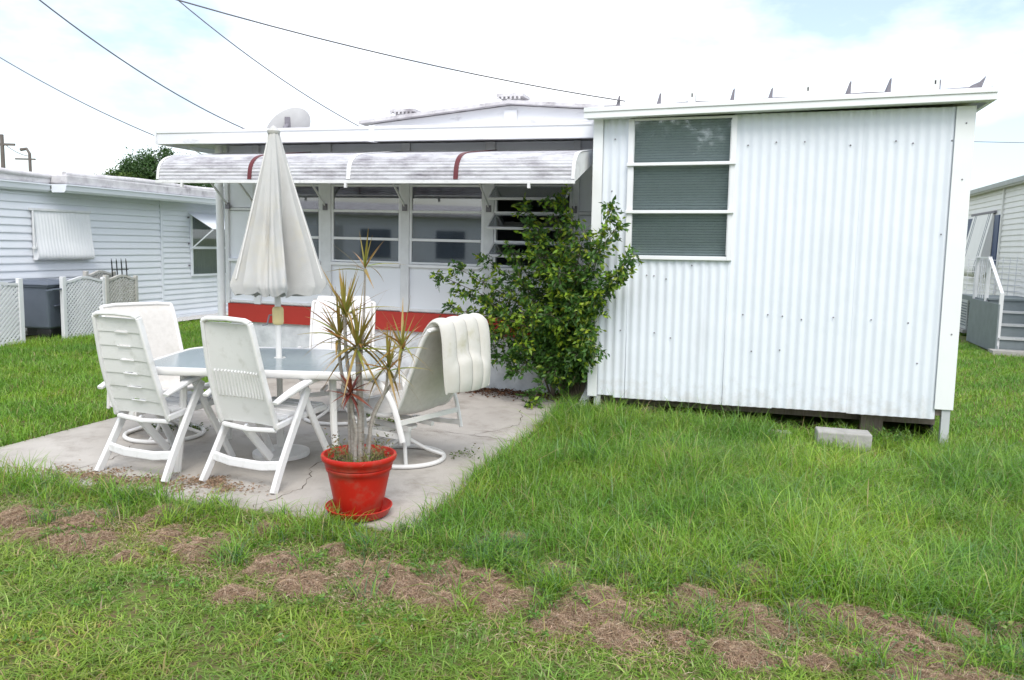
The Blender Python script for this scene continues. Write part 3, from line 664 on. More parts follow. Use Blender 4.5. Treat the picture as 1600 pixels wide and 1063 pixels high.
# ================================================================== RIGHT NEIGHBOUR
nr = thing('neighbor_home', 'cream sided home with striped shutter and grey steps beyond the shed', 'mobile home', 6.8, 0)
boards(nr, 0, 9.0, 11.5, .62, 3.02, .113, m_siding2, -1); boards(nr, 0, 11.56, 24, .62, 3.02, .113, m_siding2, -1)
MB().box(.001, .2, 6.0, 24, .0, 3.03).build('wall', m_siding2, nr)
boards(nr, 0, 6.0, 8.99, .62, 3.02, .113, m_siding2, -1)
MB().box(-.05, -.002, 11.502, 11.558, .5, 3.02).build('corner_strip', m_siding2, nr)
MB().box(-.06, -.021, 5.9, 24, .50, .615).build('base_trim', m_white, nr)
MB().box(-.012, -.0005, 6, 24, -.1, .498).build('skirting', m_bin, nr, label='dark skirting below the cream siding')
MB().extr([(-.18, 3.0), (-.05, 3.0), (-.05, 3.03), (2.5, 3.03), (2.5, 3.35), (-.05, 3.12), (-.18, 3.10)], 5.8, 24.2, 'y').build('roof', m_white, nr)
MB().extr([(-.20, 3.015), (-.181, 3.0), (-.181, 3.10), (-.215, 3.10)], 5.8, 24.2, 'y').build('gutter', m_greyl, nr)
MB().tube([(.2, 10.6, 3.1), (.2, 10.6, 3.35)], .04, 8).build('vent_pipe', m_white, nr)
s2 = MB().box(-.07, -.021, 12.0, 14.0, 2.50, 2.55).build('window_shutter', m_gal, nr, label='cream hanging shutter with dark stripes')
sp2 = catmull([(-.06, 0, 2.50), (-.13, 0, 2.1), (-.22, 0, 1.6), (-.28, 0, 1.25), (-.25, 0, 1.12), (-.18, 0, 1.08)], 5)
for k, (u0, u1, m_) in enumerate(((0, .10, m_siding2), (.10, .14, m_bin), (.14, .18, m_siding2), (.18, .21, m_bin), (.21, .79, m_siding2), (.79, .82, m_bin), (.82, .86, m_siding2), (.86, .90, m_bin), (.90, 1, m_siding2))):
    MB().grid(lambda u, v: (sp2[round(v * (len(sp2) - 1))].x, 12.1 + 1.7 * (u0 + (u1 - u0) * u), sp2[round(v * (len(sp2) - 1))].z), 1, len(sp2) - 1).build('shutter_strip', m_, s2, True, solid=.006)
MB().extr([(q.x + .004, q.z) for q in sp2] + [(-.04, 1.3), (-.03, 2.48)], 12.104, 12.112, 'y').build('cheek', m_siding2, s2)
for y0, y1 in ((11.66, 12.0), (13.95, 14.35)):
    MB().box(-.05, -.021, y0, y1, 1.25, 2.45).build('louvre_shutter', m_blue, nr)
ac = thing('air_conditioner', 'pale boxy air conditioner on a slab beside the grey steps', 'air conditioner', 6.25, 10.4, 0)
MB().box(-.36, .36, -.36, .36, 0, .06).build('base', m_concrete, ac)
MB().box(-.30, .30, -.30, .30, .062, .72).build('cabinet', m_greyl, ac, bevel=.02)
for k in range(9): MB().box(-.306, -.3005, -.27, .27, .14 + k * .055, .165 + k * .055).box(-.27, .27, -.306, -.3005, .14 + k * .055, .165 + k * .055).build('grille_bar', m_bin, ac)
MB().lathe([(0, .725), (.2, .725), (.2, .75), (0, .76)], 16).build('fan_guard', m_bin, ac)
dk = thing('porch_steps', 'grey painted wooden steps with white wire railing by the cream home', 'steps', 5.78, 7.1, 0)
for k in range(4):
    y0 = .28 * k
    MB().box(.02, 1.0, y0, y0 + .02, .205 * k - .05, .205 * (k + 1) - .031).build('riser', m_greydeck, dk)
    MB().box(.0, 1.02, y0 - .03, y0 + .29, .205 * (k + 1) - .03, .205 * (k + 1)).build('tread', m_greyl if k < 3 else m_greydeck, dk)
MB().extr([(-.05, -.05), (1.9, -.05), (1.9, .76), (.86, .76), (-.02, .05)], -.02, .0, 'x').build('side_panel', m_greydeck, dk)
MB().extr([(-.05, -.05), (1.9, -.05), (1.9, .76), (0, .76)], -.045, -.021, 'x').build('side_panel', m_greydeck, dk)
MB().box(.0, 1.02, 1.15, 2.9, .70, .79).build('landing', m_greydeck, dk)
MB().box(.02, 1.0, 1.2, 1.22, -.05, .70).build('front_panel', m_greydeck, dk)
for y in (.02, .95, 1.75): MB().box(-.035, .025, y - .02, y + .02, .0, 1.55 if y > .5 else .95).build('rail_post', m_lattice, dk)
MB().bar((-.0, .02, .93), (0, .95, 1.52), .05, .03).build('hand_rail', m_white, dk)
MB().bar((-.0, .97, 1.53), (0, 1.77, 1.53), .05, .03).build('hand_rail', m_white, dk)
wr = MB()
for k in range(8): wr.tube([(.08 + .12 * k, 2.8, .8), (.08 + .12 * k, 2.8, 1.55)], .006, 4)
for k in range(6): wr.tube([(.05, 2.8, .88 + .12 * k), (1.02, 2.8, .88 + .12 * k)], .006, 4)
for k in range(6): wr.tube([(-.0, .97 + .13 * k, .8), (0, .97 + .13 * k, 1.5)], .008, 4)
wr.build('rail_mesh', m_lattice, dk, kind='stuff')
MB().box(-.15, 1.2, -.35, -.05, -.06, .015).build('step_pad', m_concrete, dk)

# utility pole far behind, cables
up_ = thing('utility_pole', 'far wooden utility pole over the neighbouring roof', 'utility pole', -28.5, 45, 0, 0, None, True)
MB().tube([(0, 0, 0), (0, 0, 6.9)], .14, 8, scale=[1, .7]).build('shaft', m_pole, up_); MB().box(-.7, .7, -.06, .06, 6.3, 6.42).build('crossarm', m_pole, up_)
up2 = thing('utility_pole', 'small hooked service pole far beyond the neighbouring roof', 'utility pole', -27.0, 45, 0, 0, None, True)
MB().tube([(0, 0, 0), (0, 0, 5.9), (-.15, 0, 6.15), (-.5, 0, 6.1)], .09, 6).build('shaft', m_pole, up2); MB().box(-.8, .3, -.05, .05, 5.55, 5.63).build('crossarm', m_pole, up2)
def cable(label, a, b, sag, r, tail=None):
    a = Vector(a); b = Vector(b); pts = [] if tail is None else [Vector(tail), Vector(tail).lerp(a, .5) - Vector((0, 0, .08))]
    for k in range(41):
        t = k / 40; q = a.lerp(b, t); q.z -= 4 * sag * t * (1 - t); pts.append(q)
    o = MB().tube(pts, r, 6).build('overhead_cable', m_cable, smooth_=True); return tag(o, label, 'cable', 'overhead cables')
cable('thick dark cable dropping to the porch roof beside the satellite dish', W(-4.02, .5, 2.80), (-7.2, 4.75, 7.5), .8, .0075)
cable('thin cable dropping to the porch roof beyond the satellite dish', W(-2.55, .5, 2.82), (-7.2, 6.25, 8.5), .8, .0062)
cable('long black cable running to the shed roof edge', W(.65, -.75, 2.84), (-12, 4, 7.0), .8, .006)
cable('pale thin cable passing behind the porch roof corner', (-5.73, 13.5, 3.09), (-16, 15, 10.0), .8, .010, W(-4.08, 4.0, 2.5))
cable('distant sagging line between the two far utility poles', (-28.5, 45, 6.5), (-27.0, 45, 5.75), .15, .02)
cable('distant horizontal line beyond the shed roof', (6, 40, 7.3), (40, 44, 7.9), .2, .018)

# ================================================================== PATIO FURNITURE
def sec_rect(a, b, ch=.25):
    c = min(a, b) * ch
    return [(-a / 2 + c, -b / 2), (a / 2 - c, -b / 2), (a / 2, -b / 2 + c), (a / 2, b / 2 - c), (a / 2 - c, b / 2), (-a / 2 + c, b / 2), (-a / 2, b / 2 - c), (-a / 2, -b / 2 + c)]
# ---- table
TX, TY, TH, TW, TD = -1.65, 5.57, .715, 1.58, 1.10
tb = thing('patio_table', 'white patio table with frosted grey glass top and rounded corners', 'table', TX, TY, 0, R(-1), None, True)
def rrect(hx, hy, r, z, n=8):
    o = []
    for cx, cy, a0 in ((hx - r, hy - r, 0), (-hx + r, hy - r, 90), (-hx + r, -hy + r, 180), (hx - r, -hy + r, 270)):
        for k in range(n + 1): a = R(a0 + 90 * k / n); o.append((cx + r * math.cos(a), cy + r * math.sin(a), z))
    return o
MB().sweep(rrect(TW / 2 - .012, TD / 2 - .012, .22, TH - .026), sec_rect(.032, .052), closed=True).build('rim', m_tube, tb, True)
gp = rrect(TW / 2 - .02, TD / 2 - .02, .21, 0)
m_frost, n, l, p = node_mat('frosted_glass')
p.inputs['Base Color'].default_value = (.29, .345, .36, 1); p.inputs['Roughness'].default_value = .16; p.inputs['Alpha'].default_value = .86; p.inputs['Specular IOR Level'].default_value = .6
MB().extr([(q[0], q[1]) for q in gp], TH - .012, TH - .005, 'z').build('glass_top', m_frost, tb)
for sx in (-1, 1):
    for sy in (-1, 1):
        x, y = sx * (TW / 2 - .30), sy * (TD / 2 - .13)
        MB().sweep([(x, y, TH - .05), (x + sx * .01, y + sy * .01, .35), (x + sx * .045, y + sy * .035, .0)], sec_rect(.042, .042)).build('leg', m_tube, tb, bevel=0)
for sx in (-1, 1): MB().bar((sx * (TW / 2 - .30), -TD / 2 + .16, TH - .075), (sx * (TW / 2 - .30), TD / 2 - .16, TH - .075), .028, .03).build('cross_rail', m_tube, tb)
for sy in (-1, 1): MB().bar((-TW / 2 + .33, sy * .12, TH - .075), (TW / 2 - .33, sy * .12, TH - .075), .026, .028).build('cross_rail', m_tube, tb)
MB().lathe([(.028, TH - .06), (.034, TH - .06), (.04, TH - .002), (.028, TH - .002)], 16, (0, .04, 0)).build('umbrella_collar', m_tube, tb, True)

# ---- closed umbrella
um = thing('patio_umbrella', 'closed off-white canvas umbrella standing through the patio table', 'umbrella', TX + .005, TY + .04, 0, 0, None, True)
um.rotation_euler = (0, R(-.8), 0)
MB().tube([(0, 0, .02), (0, 0, 2.30)], .0215, 12).build('pole', m_tube, um, True)
MB().lathe([(0, 0), (.20, 0), (.20, .03), (.10, .055), (.03, .065), (.03, .16), (.0215, .16)], 24, (0, 0, .002)).build('base', m_tube, um, True)
crank = MB().lathe([(.022, .945), (.034, .95), (.040, .965), (.040, 1.055), (.034, 1.07), (.022, 1.075)], 12).build('crank_housing', m_crank, um, False, bevel=.003, label='yellowed plastic crank housing')
MB().tube([(-.038, -.01, 1.015), (-.055, -.02, 1.015), (-.07, -.03, .95), (-.10, -.04, .945)], .006, 6).build('crank_handle', m_gal, crank, True)
CT, CB = 2.285, 1.235
rib_a = [0.35 + 2 * math.pi * k / 8 + random.uniform(-.14, .14) for k in range(8)]
def canopy(u, v):
    a = 2 * math.pi * u; t = v
    # distance to nearest rib, signed fraction between neighbouring ribs
    aa = sorted([(q % (2 * math.pi)) for q in rib_a]); am = a % (2 * math.pi)
    lo = max([q for q in aa if q <= am], default=aa[-1] - 2 * math.pi); hi = min([q for q in aa if q > am], default=aa[0] + 2 * math.pi)
    fr = (am - lo) / (hi - lo)
    k = aa.index(lo if lo >= 0 else aa[-1])
    s_ = math.sin(math.pi * fr)
    asym = math.sin(2 * math.pi * fr) * .10 * math.sin(k * 2.3)
    if t < .90:
        q = t / .90; rr = .032 + .305 * q ** 1.10; z = CT + (CB - CT) * q
        fold = .16 + .52 * min(1, q * 1.6)
    else:
        q = (t - .90) / .10; rr = .337 - .030 * q; z = CB - .07 * q * (0.55 + .45 * abs(math.sin(2.5 * math.pi * fr + k)) ** .6); fold = .66
    deep = (.55 + .8 * ((k * 37) % 5) / 4)
    f_ = 1 - fold * deep * (s_ ** .8) + asym * fold + (.014 * math.sin(a * 23 + t * 9) + .016 * math.sin(a * 41 - t * 14)) * t
    f_ -= .055 * min(1, t * 2) * abs(math.sin(a * 11 + .8 * math.sin(3 * a))) ** 1.5
    rr *= f_ * (1.07 + .07 * math.cos(a))
    return (rr * math.cos(a), rr * math.sin(a), z - .02 * s_ * t + .02 * math.sin(k * 1.7) * max(0, t - .6))
MB().grid(canopy, 192, 44).build('canopy', m_canvas, um, True, solid=.003)
MB().lathe([(.0, 2.325), (.012, 2.318), (.03, 2.30), (.046, 2.285), (.042, 2.268), (.0, 2.268)], 12).build('finial', m_canvas, um, True)
for k in range(8):
    a = rib_a[k]; MB().tube([(.03 * math.cos(a), .03 * math.sin(a), 2.26), (.29 * math.cos(a) * (1 + .07 * math.cos(a)), .29 * math.sin(a), CB + .035)], .006, 6).build('rib', m_tube, um)

# ---- resin reclining chairs
def back_curve(s_):
    return (-.185 - .15 * s_ - .030 * math.sin(math.pi * s_) - .035 * s_ ** 3, .385 + .66 * s_)
def resin_chair(label, x, y, rot, kind):
    t = thing('reclining_chair', label, 'chair', x, y, 0, rot, 'resin reclining chairs', True)
    hw = .265
    for s_ in (-1, 1):
        xx = s_ * hw
        MB().sweep(catmull([(xx, .06, .60), (xx, -.06, .40), (xx * 1.02, -.20, .17), (xx * 1.06, -.30, 0)], 4), sec_rect(.030, .058), up=(0, 1, 0)).build('leg', m_resin, t, bevel=.003)
        MB().sweep(catmull([(xx * .93, .02, .60), (xx * .93, .13, .40), (xx * .95, .27, .16), (xx * .97, .36, 0)], 4), sec_rect(.028, .05), up=(0, 1, 0)).build('leg', m_resin, t, bevel=.003)
        MB().sweep(catmull([(xx * 1.04, -.27, .555), (xx * 1.06, -.14, .60), (xx * 1.07, .04, .645), (xx * 1.07, .20, .655), (xx * 1.05, .33, .635)], 5), sec_rect(.058, .034), up=(0, 0, 1), scale=[.7 + .3 * min(1, k / 6) for k in range(21)]).build('armrest', m_resin, t, bevel=.004)
        # frame rail of the back
        MB().sweep([(s_ * (.215 - .036 * (q / 14) ** 2), back_curve(q / 14)[0], back_curve(q / 14)[1]) for q in range(15)], sec_rect(.026, .042), up=(0, 1, 0)).build('back_rail', m_resin, t, bevel=.003)
        MB().sweep([(s_ * .225, -.20, .39), (s_ * .225, .0, .415), (s_ * .225, .30, .43)], sec_rect(.026, .04)).build('seat_rail', m_resin, t)
    MB().sweep([(-.179, *back_curve(1)), (-.14, back_curve(1)[0] - .004, back_curve(1)[1] + .016), (0, back_curve(1)[0] - .006, back_curve(1)[1] + .022), (.14, back_curve(1)[0] - .004, back_curve(1)[1] + .016), (.179, *back_curve(1))], sec_rect(.04, .028), up=(0, 0, 1)).build('top_rail', m_resin, t, bevel=.003)
    MB().sweep([(-hw * 1.02, -.215, .155), (-.12, -.222, .135), (.12, -.222, .135), (hw * 1.02, -.215, .155)], sec_rect(.028, .06)).build('cross_bar', m_resin, t, bevel=.003)
    MB().sweep([(-.21, -.185, .365), (0, -.19, .35), (.21, -.185, .365)], sec_rect(.03, .03)).build('cross_bar', m_resin, t, bevel=.003)
    for k in range(5):   # seat slats
        y0 = -.15 + k * .092
        MB().box(-.211, .211, y0, y0 + .086, .420 + .006 * k, .436 + .006 * k).build('seat_slat', m_resin, t, bevel=.005)
    MB().bar((0 - .05, -.17, .36), (0 - .03, .05, .10), .05, .02, (1, 0, 0)).build('recline_strut', m_resin, t)
    # back surface
    def bp(xx, s_, d=0):
        yb, zb = back_curve(s_); wd = .204 - .036 * s_ * s_
        return (xx * wd, yb + .020 * (1 - xx * xx) + d, zb)
    if kind == 'slats':
        nS = 7
        for k in range(nS):
            s0, s1 = .02 + k * .138, .02 + (k + 1) * .138
            def fn(u, v):
                xx = -1 + 2 * u
                lo = s0 + (.016 if (abs(xx) < .30 and k > 0) else .001)
                hi = s1 - .001
                q = lo + (hi - lo) * v
                return bp(xx, q, -.006 * (1 - v) + .003)
            MB().grid(fn, 40, 4).build('back_slat', m_resin, t, True, solid=.007)
        for k in range(1, nS):
            s0 = .02 + k * .138
            MB().grid(lambda u, v: bp(-.29 + .58 * u, s0 - .004 + .008 * v, -.012), 8, 1).build('slot_lip', m_resin, t, True, solid=.006)
    else:
        def fn(u, v):
            xx = -1 + 2 * u; d = 0
            return bp(xx, .01 + .98 * v, d)
        MB().grid(fn, 24, 24).build('back_panel', m_resin, t, True, solid=.008, label='smooth back panel with a band of vertical ribs')
        for k in range(14):
            xx = -.84 + 1.68 * k / 13
            MB().tube([bp(xx, .27, .0), bp(xx, .285, -.011), bp(xx, .295, -.008), bp(xx, .40, -.006), bp(xx, .51, -.008), bp(xx, .52, -.011), bp(xx, .535, .0)], .0055, 6, up=(0, 1, 0)).build('rib', m_resin, t, True)
    return t
resin_chair('white resin chair with horizontal slotted slats across its tall back', -2.33, 5.27, R(-21), 'slats')
resin_chair('white resin chair with smooth back and vertical ribs', -1.575, 5.10, R(-23), 'ribs')

# ---- sling swivel chairs
SP = catmull([(0, -.46, .985), (0, -.40, .90), (0, -.31, .70), (0, -.22, .49), (0, -.15, .395), (0, -.03, .365), (0, .12, .385), (0, .25, .415), (0, .31, .405)], 6)
def sling_chair(label, x, y, rot):
    t = thing('sling_chair', label, 'chair', x, y, 0, rot, 'sling swivel chairs', True)
    hw = .275
    for s_ in (-1, 1):
        MB().tube([(s_ * hw, q.y, q.z) for q in SP], .0155, 8, up=(1, 0, 0)).build('side_rail', m_tube, t, True)
        arm = catmull([(s_ * (hw + .01), .26, .43), (s_ * (hw + .035), .30, .53), (s_ * (hw + .05), .22, .605), (s_ * (hw + .05), .05, .625), (s_ * (hw + .05), -.10, .575), (s_ * (hw + .045), -.20, .44), (s_ * (hw + .035), -.27, .22)], 6)
        MB().sweep(arm, sec_rect(.040, .026), up=(0, 0, 1)).build('arm', m_tube, t, True)
        MB().bar((s_ * (hw + .03), -.262, .255), (s_ * (hw + .01), .16, .235), .022, .034).build('side_bar', m_tube, t)
        MB().bar((s_ * (hw + .01), .16, .235), (s_ * .02, .02, .235), .024, .034).build('side_bar', m_tube, t)
    MB().bar((-hw - .03, -.235, .345), (hw + .03, -.235, .345), .022, .032).build('rear_bar', m_tube, t)
    MB().tube([(-hw, SP[0].y, SP[0].z), (-hw * .6, SP[0].y - .004, SP[0].z + .012), (hw * .6, SP[0].y - .004, SP[0].z + .012), (hw, SP[0].y, SP[0].z)], .0155, 8).build('top_rail', m_tube, t, True)
    MB().tube([(-hw, SP[-1].y, SP[-1].z), (hw, SP[-1].y, SP[-1].z)], .0155, 8).build('front_rail', m_tube, t, True)
    def fn(u, v):
        q = SP[round(v * (len(SP) - 1))]; xx = -1 + 2 * u
        sag = .022 * (1 - xx * xx) * math.sin(math.pi * min(1, max(0, v)))
        return (xx * (hw - .006), q.y - sag * .6 * (1 if v < .55 else 0), q.z - sag * (1 if v > .45 else .2))
    MB().grid(fn, 16, len(SP) - 1).build('sling_seat', m_sling, t, True, solid=.004)
    MB().tube([(.285 * math.cos(2 * math.pi * k / 36), .285 * math.sin(2 * math.pi * k / 36), .018) for k in range(36)], .0165, 8, closed=True).build('base_ring', m_tube, t, True)
    for k in range(4):
        a = math.pi / 4 + k * math.pi / 2
        MB().tube(catmull([(.28 * math.cos(a), .28 * math.sin(a), .025), (.16 * math.cos(a), .16 * math.sin(a), .07), (.04 * math.cos(a), .04 * math.sin(a), .14)], 4), .014, 8).build('base_spoke', m_tube, t, True)
    MB().lathe([(0, .10), (.045, .10), (.045, .22), (.09, .235), (.09, .25), (0, .25)], 16).build('swivel_hub', m_tube, t, True)
    for s_ in (-1, 1): MB().bar((s_ * .12, -.16, .26), (s_ * .12, .16, .27), .03, .03).build('seat_support', m_tube, t)
    return t
sling_chair('beige sling swivel chair beside the green lawn, behind the slatted chair', -2.70, 6.10, R(-133))
sling_chair('sling swivel chair with a padded cushion thrown over its back', -.755, 5.60, R(55))
sling_chair('sling swivel chair facing the slotted chairs from across the table', -1.50, 6.83, R(186))
# ---- cushions
def cushion(name, label, x, y, rot, path, wd, m, chan=4, thick=.055, lump=None, parent_world=True):
    P = catmull(path, 6); n_ = len(P)
    mb = MB()
    # closed tube-like quilted pad: outer and inner surface
    nu = 48
    def off(i, d):
        a = P[max(i - 1, 0)]; b = P[min(i + 1, n_ - 1)]; t = (b - a).normalized(); nrm = Vector((0, -t.z, t.y))
        return nrm * d
    def th_at(i, u):
        e = min(1, 3.2 * min(i, n_ - 1 - i) / n_ + .18); e = math.sqrt(max(0, 1 - (1 - e) ** 2))
        xx = -1 + 2 * u; ed = (1 - abs(xx) ** 6) ** .5 if abs(xx) < 1 else 0
        q = .34 + .66 * abs(math.sin(math.pi * chan * u)) ** .55
        d = thick * e * ed * q + .003
        if lump: d += lump(i / (n_ - 1), xx) * ed
        return d
    vs_ = []
    for side in (1, -1):
        for i in range(n_):
            v = i / (n_ - 1)
            wv = wd / 2 * (1 - .10 * (abs(2 * v - 1) ** 6))
            for k in range(nu + 1):
                u = k / nu; xx = -1 + 2 * u
                q = P[i] + off(i, side * th_at(i, u) / 2)
                wob = .006 * math.sin(9 * v + 5 * u + side)
                vs_.append((xx * wv + .004 * math.sin(11 * v), q.y + wob * .6, q.z + wob))
    B = n_ * (nu + 1); fs_ = []
    for s_ in (0, B):
        for i in range(n_ - 1):
            for k in range(nu):
                a = s_ + i * (nu + 1) + k; fs_.append((a, a + 1, a + nu + 2, a + nu + 1))
    for i in range(n_ - 1):
        for k in (0, nu):
            a = i * (nu + 1) + k; fs_.append((a, a + nu + 1, a + nu + 1 + B, a + B))
    for i in (0, n_ - 1):
        for k in range(nu):
            a = i * (nu + 1) + k; fs_.append((a, a + 1, a + 1 + B, a + B))
    mb.add(vs_, fs_)
    t = thing(name, label, 'cushion', x, y, 0, rot, None, True)
    mb.build('pad', m, t, True)
    pp = [Vector((s_ * wd / 2 * (1 - .10 * (abs(2 * i / (n_ - 1) - 1) ** 6)), P[i].y, P[i].z)) for s_ in (1,) for i in range(n_)]
    for c_ in range(1, chan):
        for side in (1, -1):
            ln = []
            for i in range(n_):
                v = i / (n_ - 1); u = c_ / chan; xx = -1 + 2 * u; wv = wd / 2 * (1 - .10 * (abs(2 * v - 1) ** 6)); q = P[i] + off(i, side * (th_at(i, u) / 2 + .0005)); wob = .006 * math.sin(9 * v + 5 * u + side)
                ln.append((xx * wv + .004 * math.sin(11 * v), q.y + wob * .6, q.z + wob))
            MB().tube(ln, .0028, 5).build('seam_shade', m_seam_shade, t, True)  # stitch line, coloured dark to deepen the groove shade
    for s_ in (-1, 1):
        MB().tube([(s_ * q.x + .004 * math.sin(11 * i / (n_ - 1)), q.y, q.z) for i, q in enumerate(pp)], .006, 6).build('piping', m, t, True)
    return t
def pillow(v, xx):
    c = 1 / (1 + math.exp(-(v - .80 - .05 * xx * xx * 2) * 120)) * max(0, 1 - 1.3 * xx * xx); return .055 * c * (1 - max(0, v - .93) * 9)
cushion('draped_cushion', 'dirty cream quilted cushion draped over the back of a chair', -.755, 5.60, R(55),
        [(0, -.20, .47), (0, -.245, .62), (0, -.30, .78), (0, -.375, .93), (0, -.435, 1.015), (0, -.475, 1.04), (0, -.52, 1.025), (0, -.545, .94), (0, -.56, .80), (0, -.57, .68), (0, -.575, .575)], .50, m_cush, 4, .062, pillow)
cushion('chair_cushion', 'clean white quilted cushion on the chair across the table', -1.50, 6.83, R(186),
        [(0, .24, .455), (0, .10, .43), (0, -.06, .425), (0, -.15, .47), (0, -.215, .60), (0, -.29, .77), (0, -.365, .92), (0, -.425, 1.04)], .50, m_cushw, 3, .07)

# ---- red pot and dracaena
PX, PY = -.85, 4.40
pot = thing('flower_pot', 'glossy red flower pot with rolled rim on a matching saucer', 'flower pot', PX, PY, 0, 0, None, True)
MB().lathe([(0, .03), (.125, .03), (.132, .036), (.152, .14), (.17, .23), (.176, .262), (.184, .268), (.186, .284), (.180, .290), (.190, .296), (.193, .316), (.208, .328), (.213, .345), (.209, .356), (.196, .358), (.190, .345), (.178, .29), (.17, .285)], 64).build('pot', m_pot, pot, True)
MB().lathe([(0, .004), (.150, .004), (.168, .012), (.186, .05), (.190, .056), (.184, .058), (.166, .028), (.14, .02), (0, .02)], 64).build('saucer', m_pot, pot, True)
MB().lathe([(0, .315), (.08, .318), (.15, .312), (.186, .305)], 32).build('soil', m_potsoil, pot, True)
dr_ = thing('dracaena_plant', 'spiky dracaena with bare pale canes and reddish green leaf tufts', 'plant', PX, PY, .31, 0, None, True)
leaf_meshes = []
for k in range(14):
    Lf = 1.0; droop = [.05, .15, .3, .55, .9][k % 5] + .1 * (k // 5)
    V_ = []; n_ = 7
    for i in range(n_ + 1):
        t = i / n_; wv = .0085 * math.sin(math.pi * (.10 + .90 * t) ** .75) * (1 - .25 * t)
        if i == n_: wv = .0006
        x = t; z = -droop * .5 * t * t
        V_ += [(x, -wv, z + wv * .55), (x, 0, z), (x, wv, z + wv * .55)]
    T_ = []
    for i in range(n_):
        a = i * 3
        for c in (0, 1): T_ += [(a + c, a + c + 1, a + c + 4), (a + c, a + c + 4, a + c + 3)]
    base = [(.21, .26, .05), (.26, .24, .055), (.30, .16, .04), (.19, .30, .06), (.25, .21, .05)][k % 5] if k < 10 else [(.20, .045, .03), (.16, .05, .03), (.23, .07, .035), (.15, .035, .03)][k - 10]
    tipc = (.40, .19, .055) if k < 10 else (.19, .04, .025)
    tt = np.repeat(np.arange(n_ + 1) / n_, 3)[:, None]
    cc = np.array(base) * (1 - tt * .7) + np.array(tipc) * tt * .7
    o = arr_mesh('leaf', np.array(V_), np.array(T_), m_leaf, cc); me = o.data; me.polygons.foreach_set('use_smooth', [True] * len(me.polygons))
    bpy.data.objects.remove(o); leaf_meshes.append(me)
def rosette(c, n_, length, up_bias, red=False, lean=(0, 0)):
    for k in range(n_):
        az = k * 2.399 + random.uniform(-.3, .3)
        f_ = k / n_
        el = R(82 - 105 * f_ ** 1.1 * up_bias + random.uniform(-10, 10))
        Ls = length * (.8 + .5 * random.random())
        j = (10 + k % 4) if red else (min(9, int(f_ * 5) + (5 if random.random() < .4 else 0)))
        mt = Matrix.Rotation(az, 3, 'Z') @ Matrix.Rotation(-el, 3, 'Y')
        o = inst(leaf_meshes[j], 'leaf', dr_, (c[0] + lean[0] * .02, c[1], c[2] + random.uniform(-.03, .02)), (0, 0, 0), (Ls, .9 + .25 * random.random(), Ls))
        o.rotation_euler = (mt @ Matrix.Rotation(random.uniform(-.5, .5), 3, 'X')).to_euler()
CANES = [  # base x,y ; top x,y,z (above the soil), radius
    ((.0, .01), (.025, .03, 1.085), .0065, 12, .21, .95, False),
    ((-.03, .0), (-.085, .02, .83), .010, 28, .25, .75, False),
    ((.01, -.02), (-.005, -.03, .67), .013, 40, .28, 1.1, False),
    ((-.05, .03), (-.125, .06, .70), .010, 28, .25, .9, False),
    ((.03, .02), (.235, .03, .66), .008, 24, .23, 1.05, False),
    ((.05, -.01), (.165, -.02, .545), .008, 26, .22, 1.2, False),
    ((-.01, -.05), (-.03, -.09, .41), .009, 34, .14, 1.2, True),
    ((.01, .05), (-.01, .08, .62), .011, 18, .24, .9, False),
]
for (bx, by), (tx, ty, tz), r_, nl, ln, ub, red in CANES:
    mid = (bx * .7 + tx * .3 + random.uniform(-.012, .012), by * .7 + ty * .3, tz * .45)
    P = catmull([(bx, by, -.02), (bx * .9 + tx * .1, by, tz * .2), mid, (tx * .85 + bx * .15, ty * .8, tz * .75), (tx, ty, tz)], 7)
    MB().tube(P, r_, 8, scale=[1.25 - .35 * i / len(P) + .06 * math.sin(i * 2.1) for i in range(len(P))]).build('cane', m_stem, dr_, True)
    rosette((tx, ty, tz), nl, ln, ub, red)

# ================================================================== PLANTS
def leaf_cloud(C, Dr, size, colr, fold=.25):
    """C centres (N,3), Dr directions along the leaf (N,3), size (N,), colr (N,3): pointed folded leaves"""
    n_ = len(C); Dr = Dr / np.linalg.norm(Dr, axis=1, keepdims=True)
    rnd = rng.normal(size=(n_, 3)); S = np.cross(Dr, rnd); S /= np.linalg.norm(S, axis=1, keepdims=True); Nn = np.cross(S, Dr)
    sz = size[:, None]
    base = C; tip = C + Dr * sz - Nn * sz * .12; mid = C + Dr * sz * .45
    l_ = mid + S * sz * .23 + Nn * sz * fold * .4; r_ = mid - S * sz * .23 + Nn * sz * fold * .4; m_ = mid
    V = np.stack([base, l_, tip, r_, m_], 1).reshape(-1, 3)
    i = np.arange(n_)[:, None] * 5
    T = np.concatenate([i + [0, 4, 1], i + [1, 4, 2], i + [0, 3, 4], i + [3, 2, 4]], 0)
    return V, T, np.repeat(colr, 5, 0)
